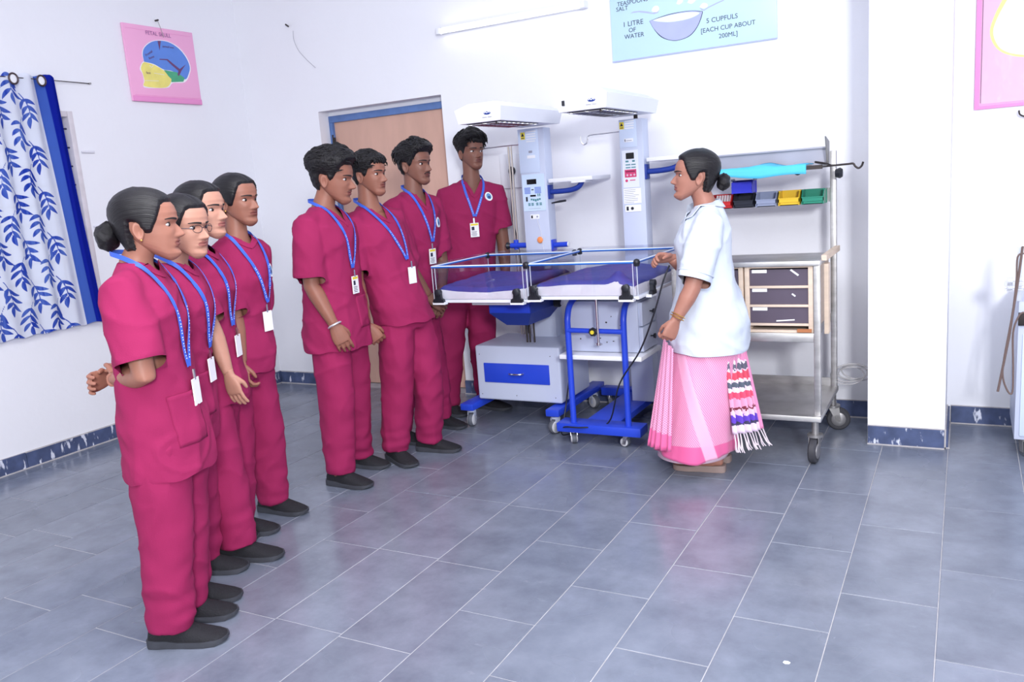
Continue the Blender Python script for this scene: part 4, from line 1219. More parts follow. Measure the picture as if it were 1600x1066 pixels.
for xx in (-1.118, -1.0):
    MB().box(xx, xx + 0.008, BY0 + 0.01, BY0 + 0.075, BZ1 + 0.066, BZ1 + 0.078).build('side_flange', MATS['grey_plastic'], bb_, 0)

# drawer units standing on the middle shelf
WOODL = mat('pale_wood', srgb(216, 196, 178), 0.6, var=0.06, vscale=6, stretch=(1, 1, 8))
WOODD = mat('dark_drawer_board', srgb(86, 76, 92), 0.6, var=0.05, vscale=8)
def drawer_unit(x0, x1, label):
    z0, z1 = 0.646, 0.968
    y0, y1 = TY0 + 0.012, TY1 - 0.06
    u = thing('drawer_unit', ((x0 + x1) / 2, (y0 + y1) / 2, z0), label, 'drawer unit', 'wooden drawer units in the trolley')
    for xa in (x0, x1 - 0.022):
        MB().box(xa, xa + 0.022, y0, y1, z0, z1, bev=0.001).build('side_panel', WOODL, u)
    MB().box(x0 + 0.022, x1 - 0.022, y1 - 0.01, y1, z0, z1).build('back_panel', WOODL, u, 0)
    MB().box(x0 + 0.022, x1 - 0.022, y0 + 0.002, y1, z0, z0 + 0.012).build('bottom_panel', WOODL, u, 0)
    MB().box(x0 + 0.022, x1 - 0.022, y0 + 0.004, y1, z1 - 0.006, z1).build('top_panel', WOODL, u, 0)
    hh = (z1 - z0 - 0.045) / 3
    for k in range(3):
        zb = z0 + 0.033 + k * hh
        d = MB().box(x0 + 0.023, x1 - 0.023, y0 + 0.010, y1 - 0.02, zb + 0.012, zb + hh - 0.002).build('drawer', WOODD, u, 0)
        MB().box(x0 + 0.022, x1 - 0.022, y0 - 0.001, y0 + 0.012, zb, zb + 0.012, bev=0.001).build('drawer_rail', WOODL, d)
        MB().box(x0 + 0.034, x0 + 0.105, y0 + 0.007, y0 + 0.011, zb + hh - 0.018, zb + hh - 0.002).build('paper_label', WHITE_PRINT, d, 0)
        tp = MB()
        if k == 0:
            tp.obox((x0 + 0.19, y0 + 0.008, zb + 0.026), (0.043, 0, 0.003), (0, 0.001, 0), (0, 0, 0.003))
        elif k == 1:
            tp.obox((x0 + 0.23, y0 + 0.008, zb + 0.058), (0.008, 0, -0.006), (0, 0.001, 0), (0.002, 0, 0.003))
        else:
            tp.obox((x0 + 0.235, y0 + 0.008, zb + hh - 0.018), (0.018, 0, -0.014), (0, 0.001, 0), (0.003, 0, 0.003))
        tp.build('torn_tape', WHITE_PRINT, d, 0)
    return u
drawer_unit(-0.948, -0.628, 'wooden unit of three dark drawers with white labels')
drawer_unit(-1.276, -0.956, 'wooden drawer unit half hidden behind the teacher')
t = MB(); t.obox((-0.668, TY0 + 0.004, 0.658), (0.033, 0, 0), (0, 0.004, 0), (0, 0, 0.008)); tag(t.build('wood_chip', mat('orange_wood', srgb(176, 112, 72), 0.6), None, 0), 'small orange wood strip under the drawer unit', 'wood strip')
# pale wooden brace at the worktop corner
br = thing('wooden_brace', (-0.585, 4.3, 0.65), 'pale wooden brace tied to the right trolley corner', 'brace')
MB().obox((-0.578, 4.36, 1.005), (0.006, 0.19, 0.004), (0.012, 0, 0), (0, 0, 0.013)).build('top_strip', WOODL, br, 0)
MB().obox((-0.578, 4.22, 0.80), (0.010, 0, 0), (0, 0.028, 0), (0, 0.0, 0.17)).build('upright_strip', WOODL, br, 0)
# coil of clear tubing at the trolley back
ct = MB()
CLR = mat('clear_tubing', srgb(214, 212, 214), 0.25, alpha=0.55)
for k in range(5):
    cx, cy_, cz = -0.545 + 0.012 * k, 4.72 + 0.01 * k, 0.30 + 0.008 * (k % 3)
    ct.tube([(cx + 0.085 * math.cos(a), cy_ + 0.03 * math.sin(a + k), cz + 0.045 * math.sin(a)) for a in [2 * math.pi * i / 28 for i in range(29)]], 0.004, 6, False)
tag(ct.build('tubing_coil', CLR, None), 'coil of clear plastic tubing hung at the trolley back', 'tubing')

# ------------------------------------------------------------------ metal cabinet at the right edge
cb = thing('metal_cabinet', (0.5, 4.6, 0), 'pale blue metal cabinet cut off by the right edge', 'cabinet')
MB().box(0.225, 0.80, 4.42, 4.86, 0.09, 0.75, bev=0.004).build('body', GREY_PAINT, cb)
MB().box(0.245, 0.79, 4.412, 4.424, 0.11, 0.60, bev=0.003).build('door', PANEL_BLUE, cb)
MB().box(0.225, 0.80, 4.405, 4.425, 0.64, 0.70, bev=0.003).build('dark_band', DARK_METAL, cb)
for x, y in ((0.27, 4.47), (0.75, 4.47), (0.27, 4.8), (0.75, 4.8)):
    caster(cb, x, y, 0.09, 0.034, 0.025, R(-60), STEEL_DULL, RUBBER, None, 0.012)
MB().box(0.215, 0.235, 4.43, 4.46, 0.75, 1.02, bev=0.002).build('glass_cylinder', mat('flow_glass', srgb(226, 232, 240), 0.1, alpha=0.5), cb)
t = MB(); t.box(0.165, 0.24, 4.40, 4.43, 0.825, 0.845, bev=0.002); t.box(0.175, 0.20, 4.40, 4.43, 0.80, 0.86, bev=0.002); t.box(0.165, 0.24, 4.40, 4.43, 0.805, 0.812); t.build('clear_clamp', mat('clear_plastic', srgb(225, 228, 238), 0.1, alpha=0.6), cb)
tb_ = MB()
BRN = mat('brown_tubing', srgb(110, 92, 88), 0.5)
P_ = lambda a, b: on_y(a, b, 4.40)
tb_.tube([P_(1598, 385), P_(1592, 430), P_(1576, 530), P_(1559, 612)], 0.0055, 8)
tb_.build('metal_rod', BRN, cb)
tb_ = MB(); tb_.tube(catmull([P_(1600, 396), P_(1590, 402), P_(1588, 440), P_(1582, 490), P_(1569, 560), P_(1567, 590), P_(1575, 612), P_(1582, 612), P_(1583, 570), P_(1583, 520), P_(1592, 494), P_(1600, 488)], 5), 0.0042, 8)
tb_.build('rubber_tube', BRN, cb)
# ================================================================== PEOPLE
HZ = [-0.006, 0.000, 0.008, 0.020, 0.035, 0.050, 0.065, 0.080, 0.095, 0.112, 0.128, 0.150, 0.170, 0.188, 0.203, 0.214, 0.2215, 0.225]
HF = [0.054, 0.071, 0.082, 0.087, 0.085, 0.086, 0.087, 0.087, 0.087, 0.086, 0.091, 0.092, 0.086, 0.074, 0.056, 0.038, 0.018, 0.002]
HB = [0.020, 0.030, 0.036, 0.045, 0.054, 0.063, 0.071, 0.079, 0.086, 0.092, 0.098, 0.102, 0.100, 0.092, 0.078, 0.060, 0.040, 0.022]
HW = [0.022, 0.032, 0.041, 0.050, 0.056, 0.060, 0.063, 0.066, 0.068, 0.070, 0.072, 0.074, 0.0725, 0.066, 0.054, 0.040, 0.022, 0.008]
def hsurf(a, z):
    f = np.interp(z, HZ, HF); b = np.interp(z, HZ, HB); w = np.interp(z, HZ, HW)
    c, s = np.cos(a), np.sin(a)
    x = np.where(c > 0, f, b) * np.sign(c) * np.abs(c) ** 0.88
    y = w * np.sign(s) * np.abs(s) ** 0.9
    return x, y
G = lambda t, w: np.exp(-(t / w) ** 2)
def hfeat(y, z, k):
    ay = np.abs(y)
    d = 0
    nz = np.interp(z, [0.064, 0.068, 0.072, 0.077, 0.083, 0.092, 0.104, 0.116, 0.124], [0, 0.006, 0.018, 0.0245, 0.0225, 0.016, 0.0085, 0.003, 0])
    nw = np.interp(z, [0.066, 0.074, 0.084, 0.10, 0.12], [0.0165, 0.0150, 0.0105, 0.0080, 0.0085])
    d = d + nz * k['nose'] * G(y, nw)
    d = d + 0.003 * G(z - 0.129, 0.007) * G(y, 0.05) - 0.004 * G(z - 0.114, 0.007) * G(y, 0.018)
    d = d - 0.0075 * G(z - 0.112, 0.010) * G(ay - 0.031, 0.014)
    d = d + 0.004 * G(z - 0.086, 0.016) * G(ay - 0.040, 0.016)
    d = d + (0.0055 * G(z - 0.0590, 0.0042) + 0.0058 * G(z - 0.0478, 0.0048) - 0.002 * G(z - 0.0533, 0.0022)) * G(y, 0.019)
    d = d - 0.005 * G(z - 0.036, 0.006) * G(y, 0.025) + 0.005 * G(z - 0.017, 0.010) * G(y, 0.020)
    return d
HEAD_ZO = 0.10
class Head:
    def __init__(s, pos, yaw, pitch=0, roll=0, scale=1.0, nose=1.0, slim=1.0):
        s.pos = Vector(pos); s.sc = scale; s.k = dict(nose=nose); s.slim = slim
        s.M = Matrix.Rotation(yaw, 3, 'Z') @ Matrix.Rotation(-pitch, 3, 'Y') @ Matrix.Rotation(roll, 3, 'X')
        n = 92
        t = np.arange(n) / n
        a = 2 * math.pi * t
        s.a = a - 0.62 * np.sin(a)          # denser at the front
        # (sin warp pulls samples towards azimuth 0)
        s.z = np.concatenate([np.linspace(-0.006, 0.2, 84), np.array([0.204, 0.208, 0.212, 0.2155, 0.2185, 0.221, 0.223, 0.2245])])
    def w(s, p):
        v = Vector(p)
        return s.pos + s.M @ Vector((v[0] * s.sc, v[1] * s.sc * s.slim, (v[2] - HEAD_ZO) * s.sc))
    def d(s, v):
        return s.M @ Vector(v)
    def front(s, y, z):      # forward surface coordinate at lateral y, height z
        w = float(np.interp(z, HZ, HW)); f = float(np.interp(z, HZ, HF))
        q = min(0.999, (abs(y) / w) ** (1 / 0.9))
        c = math.sqrt(1 - q * q)
        return f * c ** 0.88 + float(hfeat(np.float64(y), np.float64(z), s.k))
    def mesh(s, mb, lipmi):
        A, Zm = np.meshgrid(s.a, s.z)
        x, y = hsurf(A, Zm)
        c = np.cos(A)
        wgt = np.clip((c - 0.0) / 0.35, 0, 1)
        x = x + hfeat(y, Zm, s.k) * wgt
        nz, na = A.shape
        kz = np.clip(1 - Zm / 0.115, 0, 1)
        ZJ = Zm + np.clip(0.058 - x, 0, 0.12) * 0.62 * kz
        P = [s.w((x[i, j], y[i, j], ZJ[i, j])) for i in range(nz) for j in range(na)]
        o = len(mb.v)
        fs = []; mis = []
        for i in range(nz - 1):
            for j in range(na):
                k = (j + 1) % na
                fs.append((o + i * na + j, o + i * na + k, o + (i + 1) * na + k, o + (i + 1) * na + j))
                zz = Zm[i, j]; yy = y[i, j]
                lw = 0.024
                lip = c[i, j] > 0.4 and abs(yy) < lw and 0.0425 + 0.004 * (abs(yy) / lw) ** 2 < zz < 0.0632 - 0.008 * (abs(yy) / lw) ** 2
                mis.append(lipmi if lip else 0)
        mb.v += [tuple(p) for p in P]
        mb.f += fs; mb.mi += mis
        mb.f.append(tuple(o + j for j in reversed(range(na)))); mb.mi.append(0)
        mb.f.append(tuple(o + (nz - 1) * na + j for j in range(na))); mb.mi.append(0)
        # ears
        for sg in (-1, 1):
            vs_ = []
            nu, nv = 20, 12
            for i in range(nv + 1):
                th = -math.pi / 2 + math.pi * i / nv
                for j in range(nu):
                    ph = 2 * math.pi * j / nu
                    rr = math.cos(th)
                    ex = 0.0160 * rr * math.cos(ph)
                    ez = 0.0295 * rr * math.sin(ph)
                    if ez < 0: ex *= 1 - 0.25 * (-ez / 0.031)
                    t = 0.0055 * math.sin(th)
                    if th > 0 and rr < 0.72:
                        t -= 0.0095 * (1 - rr / 0.72) ** 0.6
                    flare = 0.011 * (-(ex - 0.0175) / 0.035)
                    vs_.append(s.w((-0.010 + ex + 0.14 * ez * 0 - 0.10 * ez, sg * (0.0695 + t + flare), 0.098 + ez)))
            fs = []
            for i in range(nv):
                for j in range(nu):
                    k = (j + 1) % nu
                    fs.append((i * nu + j, i * nu + k, (i + 1) * nu + k, (i + 1) * nu + j))
            mb.add(vs_, fs, 0)

HAIRLINE = {
    'girl': [(0, .182), (30, .182), (45, .174), (56, .150), (66, .116), (76, .090), (88, .092), (95, .124), (108, .130), (118, .085), (130, .040), (180, .022)],
    'boy': [(0, .176), (35, .176), (50, .166), (58, .150), (66, .140), (74, .112), (84, .100), (90, .124), (107, .130), (116, .10), (130, .068), (180, .050)],
}
def hair(head, root, style, mat_, T=0.010, top=0.03, quiff=0.0, locks=0, lockdir=(0.6, 0.4), seed=1, bun=None, side=None, fringe=0.0, locklen=0.032):
    rnd = random.Random(seed)
    HL = HAIRLINE['girl' if style == 'girl' else 'boy']
    n = 96
    a = 2 * math.pi * np.arange(n) / n
    z = np.concatenate([np.linspace(0.015, 0.2, 64), np.array([0.204, 0.208, 0.212, 0.2155, 0.2185, 0.221, 0.223, 0.2245])])
    A, Z = np.meshgrid(a, z)
    deg = np.degrees(np.abs(((A + math.pi) % (2 * math.pi)) - math.pi))
    hl = np.interp(deg, [h[0] for h in HL], [h[1] for h in HL])
    x, y = hsurf(A, Z)
    ins = np.clip((Z - hl) / 0.012, -1, 1)
    ins = np.where(ins > 0, ins * ins * (3 - 2 * ins), ins)
    if style == 'girl':
        th = T * (1 + 0.25 * np.clip((deg - 90) / 90, 0, 1))
        parting = -0.003 * G(y, 0.006) * (x > -0.02)
        th = th + parting
    else:
        up = np.clip((Z - 0.128) / 0.055, 0, 1); up = up * up * (3 - 2 * up)
        th = T + (top - T) * up
        th = th + quiff * np.clip(np.cos(A), 0, 1) ** 1.5 * np.clip((Z - 0.165) / 0.02, 0, 1)
        low = np.clip((0.10 - Z) / 0.04, 0, 1)
        th = th * (1 - 0.6 * low)
    cx, cz = -0.006, 0.125
    dx, dy, dz = (x - cx) / 0.096, y / 0.074, (Z - cz) / 0.10
    dx, dy, dz = dx / 0.096, dy / 0.074, np.where(Z > cz, dz / 0.10, dz * 2.0)
    ln = np.sqrt(dx * dx + dy * dy + dz * dz) + 1e-9
    off = np.where(ins > 0, th * ins, -0.006 * -ins - 0.001)
    amp = 0.0006 if style == 'girl' else 0.0045
    nzv = np.array([[noise.noise((x[i, j] * (26 if style == 'girl' else 55) + seed, y[i, j] * (40 if style == 'girl' else 55), Z[i, j] * (40 if style == 'girl' else 55))) for j in range(n)] for i in range(len(z))])
    off = off + np.where(ins > 0, ins, 0) * amp * nzv
    X, Y, Zz = x + dx / ln * off, y + dy / ln * off, Z + dz / ln * off
    mb = MB()
    P = [head.w((X[i, j], Y[i, j], Zz[i, j])) for i in range(len(z)) for j in range(n)]
    fs = []
    for i in range(len(z) - 1):
        for j in range(n):
            k = (j + 1) % n
            if max(ins[i, j], ins[i + 1, j], ins[i, k], ins[i + 1, k]) > -0.95:
                fs.append((i * n + j, i * n + k, (i + 1) * n + k, (i + 1) * n + j))
    fs.append(tuple((len(z) - 1) * n + j for j in range(n)))
    mb.add(P, fs)
    # locks give the boys' hair its broken outline
    cnt = 0
    tries = 0
    locks = int(locks * 2.2)
    while cnt < locks and tries < locks * 20:
        tries += 1
        i = rnd.randrange(len(z)); j = rnd.randrange(n)
        if ins[i, j] < 0.5 or Z[i, j] < 0.14:
            continue
        p = Vector((X[i, j], Y[i, j], Zz[i, j]))
        nr = Vector((dx[i, j] / ln[i, j], dy[i, j] / ln[i, j], dz[i, j] / ln[i, j]))
        ld = Vector((lockdir[0] + rnd.uniform(-.5, .5), lockdir[1] + rnd.uniform(-.5, .5), rnd.uniform(-.15, .25)))
        tg = (ld - nr * ld.dot(nr)).normalized()
        L_ = locklen * rnd.uniform(0.6, 1.25)
        q = [p - nr * 0.006 - tg * L_ * 0.3, p + nr * 0.0005 + tg * L_ * 0.25, p - nr * 0.001 + tg * L_ * 0.7, p - nr * 0.007 + tg * L_]
        mb.tube([head.w(v) for v in q], [0.0035, 0.0042, 0.003, 0.0006], 5)
        cnt += 1
    if fringe:
        for k in range(26):
            yy = rnd.uniform(-0.05, 0.05)
            zz = 0.182
            f0 = head.front(yy, zz)
            L_ = fringe * rnd.uniform(0.7, 1.15)
            q = [(f0 - 0.006, yy, zz + 0.016), (f0 + 0.011, yy * 1.02, zz + 0.008), (f0 + 0.013, yy * 1.05, zz - L_ * 0.5), (f0 + 0.008, yy * 1.06 + lockdir[1] * 0.01, zz - L_)]
            mb.tube([head.w(v) for v in q], [0.006, 0.007, 0.005, 0.001], 6)
    h = mb.build('hair', mat_, root, 75)
    psi = np.arctan2(Y, Zz - 0.07).reshape(-1)
    ps = np.zeros(len(h.data.vertices), np.float32); ps[:len(psi)] = psi
    ps[len(psi):] = np.array([rnd.random() for _ in range(len(ps) - len(psi))])
    h.data.attributes.new('strand', 'FLOAT', 'POINT').data.foreach_set('value', ps)
    if bun:
        bx_, by_, bz_, br = bun
        b = MB()
        nu, nv = 30, 20
        rings = []
        for i in range(nv + 1):
            th = -math.pi / 2 + math.pi * i / nv
            ring = []
            for j in range(nu):
                ph = 2 * math.pi * j / nu
                v = Vector((math.cos(th) * math.cos(ph) * 0.8, math.cos(th) * math.sin(ph), math.sin(th)))
                sw = 0.07 * math.sin(ph * 2 + th * 5 + seed) + 0.10 * noise.noise(v * 3.0 + Vector((seed, 0, 0)))
                ring.append(head.w(Vector((bx_, by_, bz_)) + v * br * (1 + sw)))
            rings.append(ring)
        b.loft(rings, True)
        bo = b.build('hair_bun', mat_, h, 80)
        ps = np.array([(2 * math.pi * j / nu) * 0.5 + (i / nv) * 3.0 for i in range(nv + 1) for j in range(nu)], np.float32)
        bo.data.attributes.new('strand', 'FLOAT', 'POINT').data.foreach_set('value', ps)
    return h

EYEW = mat('eye_white', srgb(196, 188, 186), 0.3)
IRIS = mat('iris_dark', srgb(34, 22, 20), 0.15)
HAIR = mat('black_hair', srgb(20, 18, 22), 0.55, spec=0.4, bump=0.5, bscale=160, stretch=(1, 1, 0.25))
HAIR_G = mat('black_combed_hair', srgb(18, 16, 21), 0.36, spec=0.45)
def strand_nodes(m):
    nt = m.node_tree
    at = nt.nodes.new('ShaderNodeAttribute'); at.attribute_name = 'strand'
    n = nt.nodes.new('ShaderNodeTexNoise'); n.noise_dimensions = '1D'; n.inputs['Scale'].default_value = 45; n.inputs['Detail'].default_value = 4
    nt.links.new(at.outputs['Fac'], n.inputs['W'])
    b = nt.nodes.new('ShaderNodeBump'); b.inputs['Strength'].default_value = 0.55; b.inputs['Distance'].default_value = 0.004
    nt.links.new(n.outputs[0], b.inputs['Height'])
    nt.links.new(b.outputs[0], nt.nodes['Principled BSDF'].inputs['Normal'])
strand_nodes(HAIR_G)
BROW = mat('brow_hair', srgb(30, 24, 26), 0.7)
def face_parts(head, root, gaze=(0, 0), moustache=0.0, brow=1.0, squint=1.0, beard=False):
    for sg in (-1, 1):
        yc, zc = sg * 0.031, 0.1125
        f = head.front(yc, zc)
        c = head.w((f - 0.0062, yc, zc))
        X_, Y_, Z_ = head.d((1, 0, 0)), head.d((0, 1, 0)), head.d((0, 0, 1))
        s = head.sc
        e = MB().ellipsoid(c, X_ * 0.0100 * s, Y_ * 0.0155 * s, Z_ * 0.0078 * squint * s, 18, 12).build('eye', EYEW, root, 180)
        gd = (X_ + Y_ * gaze[0] + Z_ * gaze[1]).normalized()
        ic = c + X_ * (0.0060 * s) + Y_ * (gaze[0] * 0.006 * s) + Z_ * (gaze[1] * 0.004 * s)
        MB().ellipsoid(ic, X_ * 0.0054 * s, Y_ * 0.0086 * s, Z_ * 0.0078 * squint * s, 14, 8).build('iris', IRIS, e, 180)
        ls = MB()
        pts = []
        for i in range(9):
            t = -1 + 2 * i / 8
            yy = yc + t * 0.0155; zz = zc + 0.0078 * squint * (1 - t * t) ** 0.5 + 0.0005 - 0.001 * sg * t
            pts.append(head.w((head.front(yc, zc) + 0.0035 - 0.0065 * t * t - 0.004 * (1 if t * sg > 0 else 0) * t * t, yy, zz)))
        ls.tube(pts, [0.0006] + [0.0021 * s] * 7 + [0.0008], 6)
        ls.build('eyelid_line', BROW, e, 180)
        bw = MB()
        pts = []; rad = []
        for i in range(9):
            t = i / 8
            yy = sg * (0.012 + 0.041 * t); zz = 0.1285 + 0.0045 * math.sin(t * 2.2) - 0.003 * t
            pts.append(head.w((head.front(yy, zz) + 0.0005, yy, zz)))
            rad.append((0.0036 * s * brow * (1 - 0.65 * t * t), 0.0016 * s))
        bw.tube(pts, rad, 8, ref=Z_)
        bw.build('eyebrow', BROW, root, 180)
    if moustache:
        m = MB()
        for sg in (-1, 1):
            pts = []; rad = []
            for i in range(8):
                t = i / 7
                yy = sg * (0.001 + 0.026 * t); zz = 0.0665 - 0.010 * t * t
                pts.append(head.w((head.front(yy, zz) - 0.0002, yy, zz)))
                rad.append((0.0045 * moustache * (1 - 0.6 * t) * head.sc, 0.002 * head.sc * min(1, moustache + 0.2)))
            m.tube(pts, rad, 8, ref=head.d((0, 0, 1)))
        m.build('moustache', BROW, root, 180)

def remesh(mb, voxel, smooth_it=3, name='tmp'):
    me = bpy.data.meshes.new(name)
    me.from_pydata([tuple(v) for v in mb.v], [], mb.f)
    bm = bmesh.new(); bm.from_mesh(me)
    bmesh.ops.recalc_face_normals(bm, faces=bm.faces[:])
    bm.to_mesh(me); bm.free()
    o = bpy.data.objects.new(name, me)
    COL.objects.link(o)
    r = o.modifiers.new('r', 'REMESH'); r.mode = 'VOXEL'; r.voxel_size = voxel
    if smooth_it:
        s = o.modifiers.new('s', 'SMOOTH'); s.iterations = smooth_it; s.factor = 0.5
    dg = bpy.context.evaluated_depsgraph_get()
    out = bpy.data.meshes.new_from_object(o.evaluated_get(dg))
    bpy.data.objects.remove(o)
    n = len(out.vertices)
    V = np.empty(n * 3, np.float32); out.vertices.foreach_get('co', V)
    F = [tuple(p.vertices) for p in out.polygons]
    Nn = np.empty(n * 3, np.float32); out.vertices.foreach_get('normal', Nn)
    bpy.data.meshes.remove(out)
    return V.reshape(-1, 3).astype(float), F, Nn.reshape(-1, 3).astype(float)

def oval(c, u, v, n=24, e=1.0):
    c = Vector(c); u = Vector(u); v = Vector(v)
    out = []
    for k in range(n):
        a = 2 * math.pi * k / n
        ca, sa = math.cos(a), math.sin(a)
        out.append(c + u * (math.copysign(abs(ca) ** e, ca)) + v * (math.copysign(abs(sa) ** e, sa)))
    return out

def make_hand(mb, wrist, d, n, side, curl=0.35, sc=1.0, thumb=0.5, spread=0.0, finger_extra=(0, 0, 0, 0)):
    """palm with four fingers and a thumb; d = finger direction, n = palm normal (towards the curl), side = thumb side vector"""
    w = Vector(wrist); d = Vector(d).normalized(); n = (Vector(n) - d * Vector(n).dot(d)).normalized()
    s = d.cross(n).normalized()
    if s.dot(Vector(side)) < 0: s = -s
    h = MB()
    S = sc
    rings = []
    for t, hw, ht in ((-0.025, 0.026, 0.019), (0.0, 0.027, 0.018), (0.025, 0.036, 0.017), (0.055, 0.042, 0.015), (0.080, 0.042, 0.013), (0.092, 0.038, 0.010)):
        rings.append(oval(w + d * t * S, s * hw * S, n * ht * S, 16, 0.85))
    h.loft(rings)
    for k, (lat, l0, rr) in enumerate(((0.031, 0.068, 0.0088), (0.0105, 0.076, 0.0090), (-0.0105, 0.070, 0.0086), (-0.0305, 0.055, 0.0076))):
        c = curl + finger_extra[k]
        p = w + (d * 0.082 + s * lat) * S
        dirv = (d + s * (lat * (2.0 + spread * 8))).normalized()
        pts = [p - dirv * 0.015 * S, p]
        ang = 0
        for seg, fr in ((0, 0.46), (1, 0.30), (2, 0.24)):
            ang += c * (0.9, 1.15, 0.8)[seg]
            dv = dirv * math.cos(ang) + n * math.sin(ang)
            nsub = 2
            for q in range(nsub):
                pts.append(pts[-1] + dv * (l0 * fr * S / nsub))
        r_ = [rr * S] * 3 + [rr * S * 1.02, rr * S * 0.95, rr * S * 0.92, rr * S * 0.86, rr * S * 0.62]
        h.tube(pts, r_[:len(pts)], 10)
    p = w + (d * 0.020 + s * 0.026 + n * 0.004) * S
    td = (d * 0.75 + s * (0.75 - 0.6 * thumb) + n * (0.2 + 0.5 * thumb)).normalized()
    td2 = (d * 0.95 + s * (0.25 - 0.6 * thumb) + n * (0.15 + 0.6 * thumb)).normalized()
    pts = [p - td * 0.012 * S, p, p + td * 0.022 * S, p + td * 0.040 * S, p + td * 0.040 * S + td2 * 0.016 * S, p + td * 0.040 * S + td2 * 0.032 * S]
    h.tube(pts, [0.012 * S, 0.0135 * S, 0.0115 * S, 0.0100 * S, 0.0095 * S, 0.0065 * S], 10)
    V, F, N = remesh(h, 0.0030, 2)
    mb.add([tuple(v) for v in V], F, 0)

class Cloth:
    """collect lofts, remesh to one garment, add folds, build as a child"""
    def __init__(s):
        s.mb = MB()
    def make(s, name, m, root, voxel, folds=None, cut=None, smooth_it=4):
        V, F, N = remesh(s.mb, voxel, smooth_it)
        if folds:
            for i in range(len(V)):
                V[i] += N[i] * folds(V[i], N[i])
        if cut:
            keep = []
            cen = [sum((Vector(V[k]) for k in f), Vector()) / len(f) for f in F]
            keep = [f for f, c in zip(F, cen) if not cut(c)]
            F = keep
            used = sorted({k for f in F for k in f})
            mp = {k: i for i, k in enumerate(used)}
            V = V[used]
            F = [tuple(mp[k] for k in f) for f in F]
            ec = {}
            for f in F:
                for a_, b_ in zip(f, f[1:] + f[:1]):
                    k_ = (min(a_, b_), max(a_, b_)); ec[k_] = ec.get(k_, 0) + 1
            nb_ = {}
            for (a_, b_), c_ in ec.items():
                if c_ == 1:
                    nb_.setdefault(a_, []).append(b_); nb_.setdefault(b_, []).append(a_)
            for _ in range(12):
                new = {k_: V[k_] * 0.4 + sum(V[q] for q in v_) / len(v_) * 0.6 for k_, v_ in nb_.items()}
                for k_, p_ in new.items():
                    V[k_] = p_
        out = MB()
        out.add([tuple(v) for v in V], F)
        o = out.build(name, m, root, 180, fix=False)
        s.bvh = BVHTree.FromPolygons([tuple(v) for v in V], F)
        s.obj = o
        return o

def ribbon(name, pts, nrms, width, m, root, thick=0.0016):
    mb = MB()
    rings = []
    for i, p in enumerate(pts):
        t = (pts[min(i + 1, len(pts) - 1)] - pts[max(i - 1, 0)]).normalized()
        n = (nrms[i] - t * nrms[i].dot(t))
        n = n.normalized() if n.length > 1e-5 else t.orthogonal().normalized()
        s = t.cross(n)
        h = width / 2
        rings.append([p + s * h, p + s * h + n * thick, p - s * h + n * thick, p - s * h])
    mb.loft(rings)
    return mb.build(name, m, root, 50)

SKINS = {}
def skin(name, r, g, b):
    if name not in SKINS:
        SKINS[name] = (mat('skin_' + name, srgb(r, g, b), 0.48, var=0.05, vscale=25, sss=0.08, spec=0.4), mat('lips_' + name, srgb(int(r * 0.82), int(g * 0.68), int(b * 0.72)), 0.4))
    return SKINS[name]
SCRUB = mat('maroon_scrub', srgb(146, 35, 82), 0.85, var=0.05, vscale=5, bump=0.10, bscale=240, spec=0.25)
SHOE = mat('black_knit_shoe', srgb(28, 28, 34), 0.8, bump=0.4, bscale=220)
SOLE = mat('grey_shoe_sole', srgb(58, 60, 68), 0.7, var=0.15, vscale=25)
LAN = mat('blue_lanyard', srgb(58, 96, 206), 0.5)
LANW = mat('lanyard_print', srgb(214, 222, 246), 0.5)
CARD = mat('id_card_white', srgb(236, 236, 240), 0.3)

def shoe(root, heel, toe, ankle_h=0.095, m=SHOE, slim=1.0, lift=0.0):
    heel = Vector(heel); toe = Vector(toe)
    d = (toe - heel); L_ = d.length; d.normalize(); s = Vector((-d.y, d.x, 0)); u = Vector((0, 0, 1))
    st = [(0.0, 0.020, 0.046), (0.03, 0.031, 0.074), (0.12, 0.036, 0.092), (0.28, 0.037, 0.096), (0.42, 0.040, 0.084), (0.58, 0.046, 0.064), (0.74, 0.049, 0.048), (0.88, 0.043, 0.037), (0.96, 0.030, 0.030), (1.0, 0.012, 0.022)]
    up = MB(); rings = []
    for t, w, h in st:
        c = heel + d * (L_ * t)
        w *= slim
        ring = []
        for k in range(16):
            a = math.pi * k / 15
            x = math.cos(a) * w
            zz = 0.016 + (h - 0.016) * math.sin(a) ** 0.75
            ring.append(c + s * x + u * (zz + lift))
        rings.append(ring)
    up.loft(rings)
    sh = up.build('shoe', m, root, 60)
    so = MB(); rings = []
    for t, w, h in st:
        c = heel + d * (L_ * (t * 1.02 - 0.01)); w = w * slim + 0.004
        zt_ = 0.021 + (0.010 * (1 - t) if t < 0.3 else 0)
        z0 = 0.001 + (0.008 if t > 0.95 else 0)
        rings.append([c + s * w + u * (z0 + lift), c + s * (w + 0.001) + u * (zt_ * 0.6 + lift), c + s * w + u * (zt_ + lift), c - s * w + u * (zt_ + lift), c - s * (w + 0.001) + u * (zt_ * 0.6 + lift), c - s * w + u * (z0 + lift)])
    so.loft(rings)
    so.build('sole', SOLE, sh, 50)
    return sh

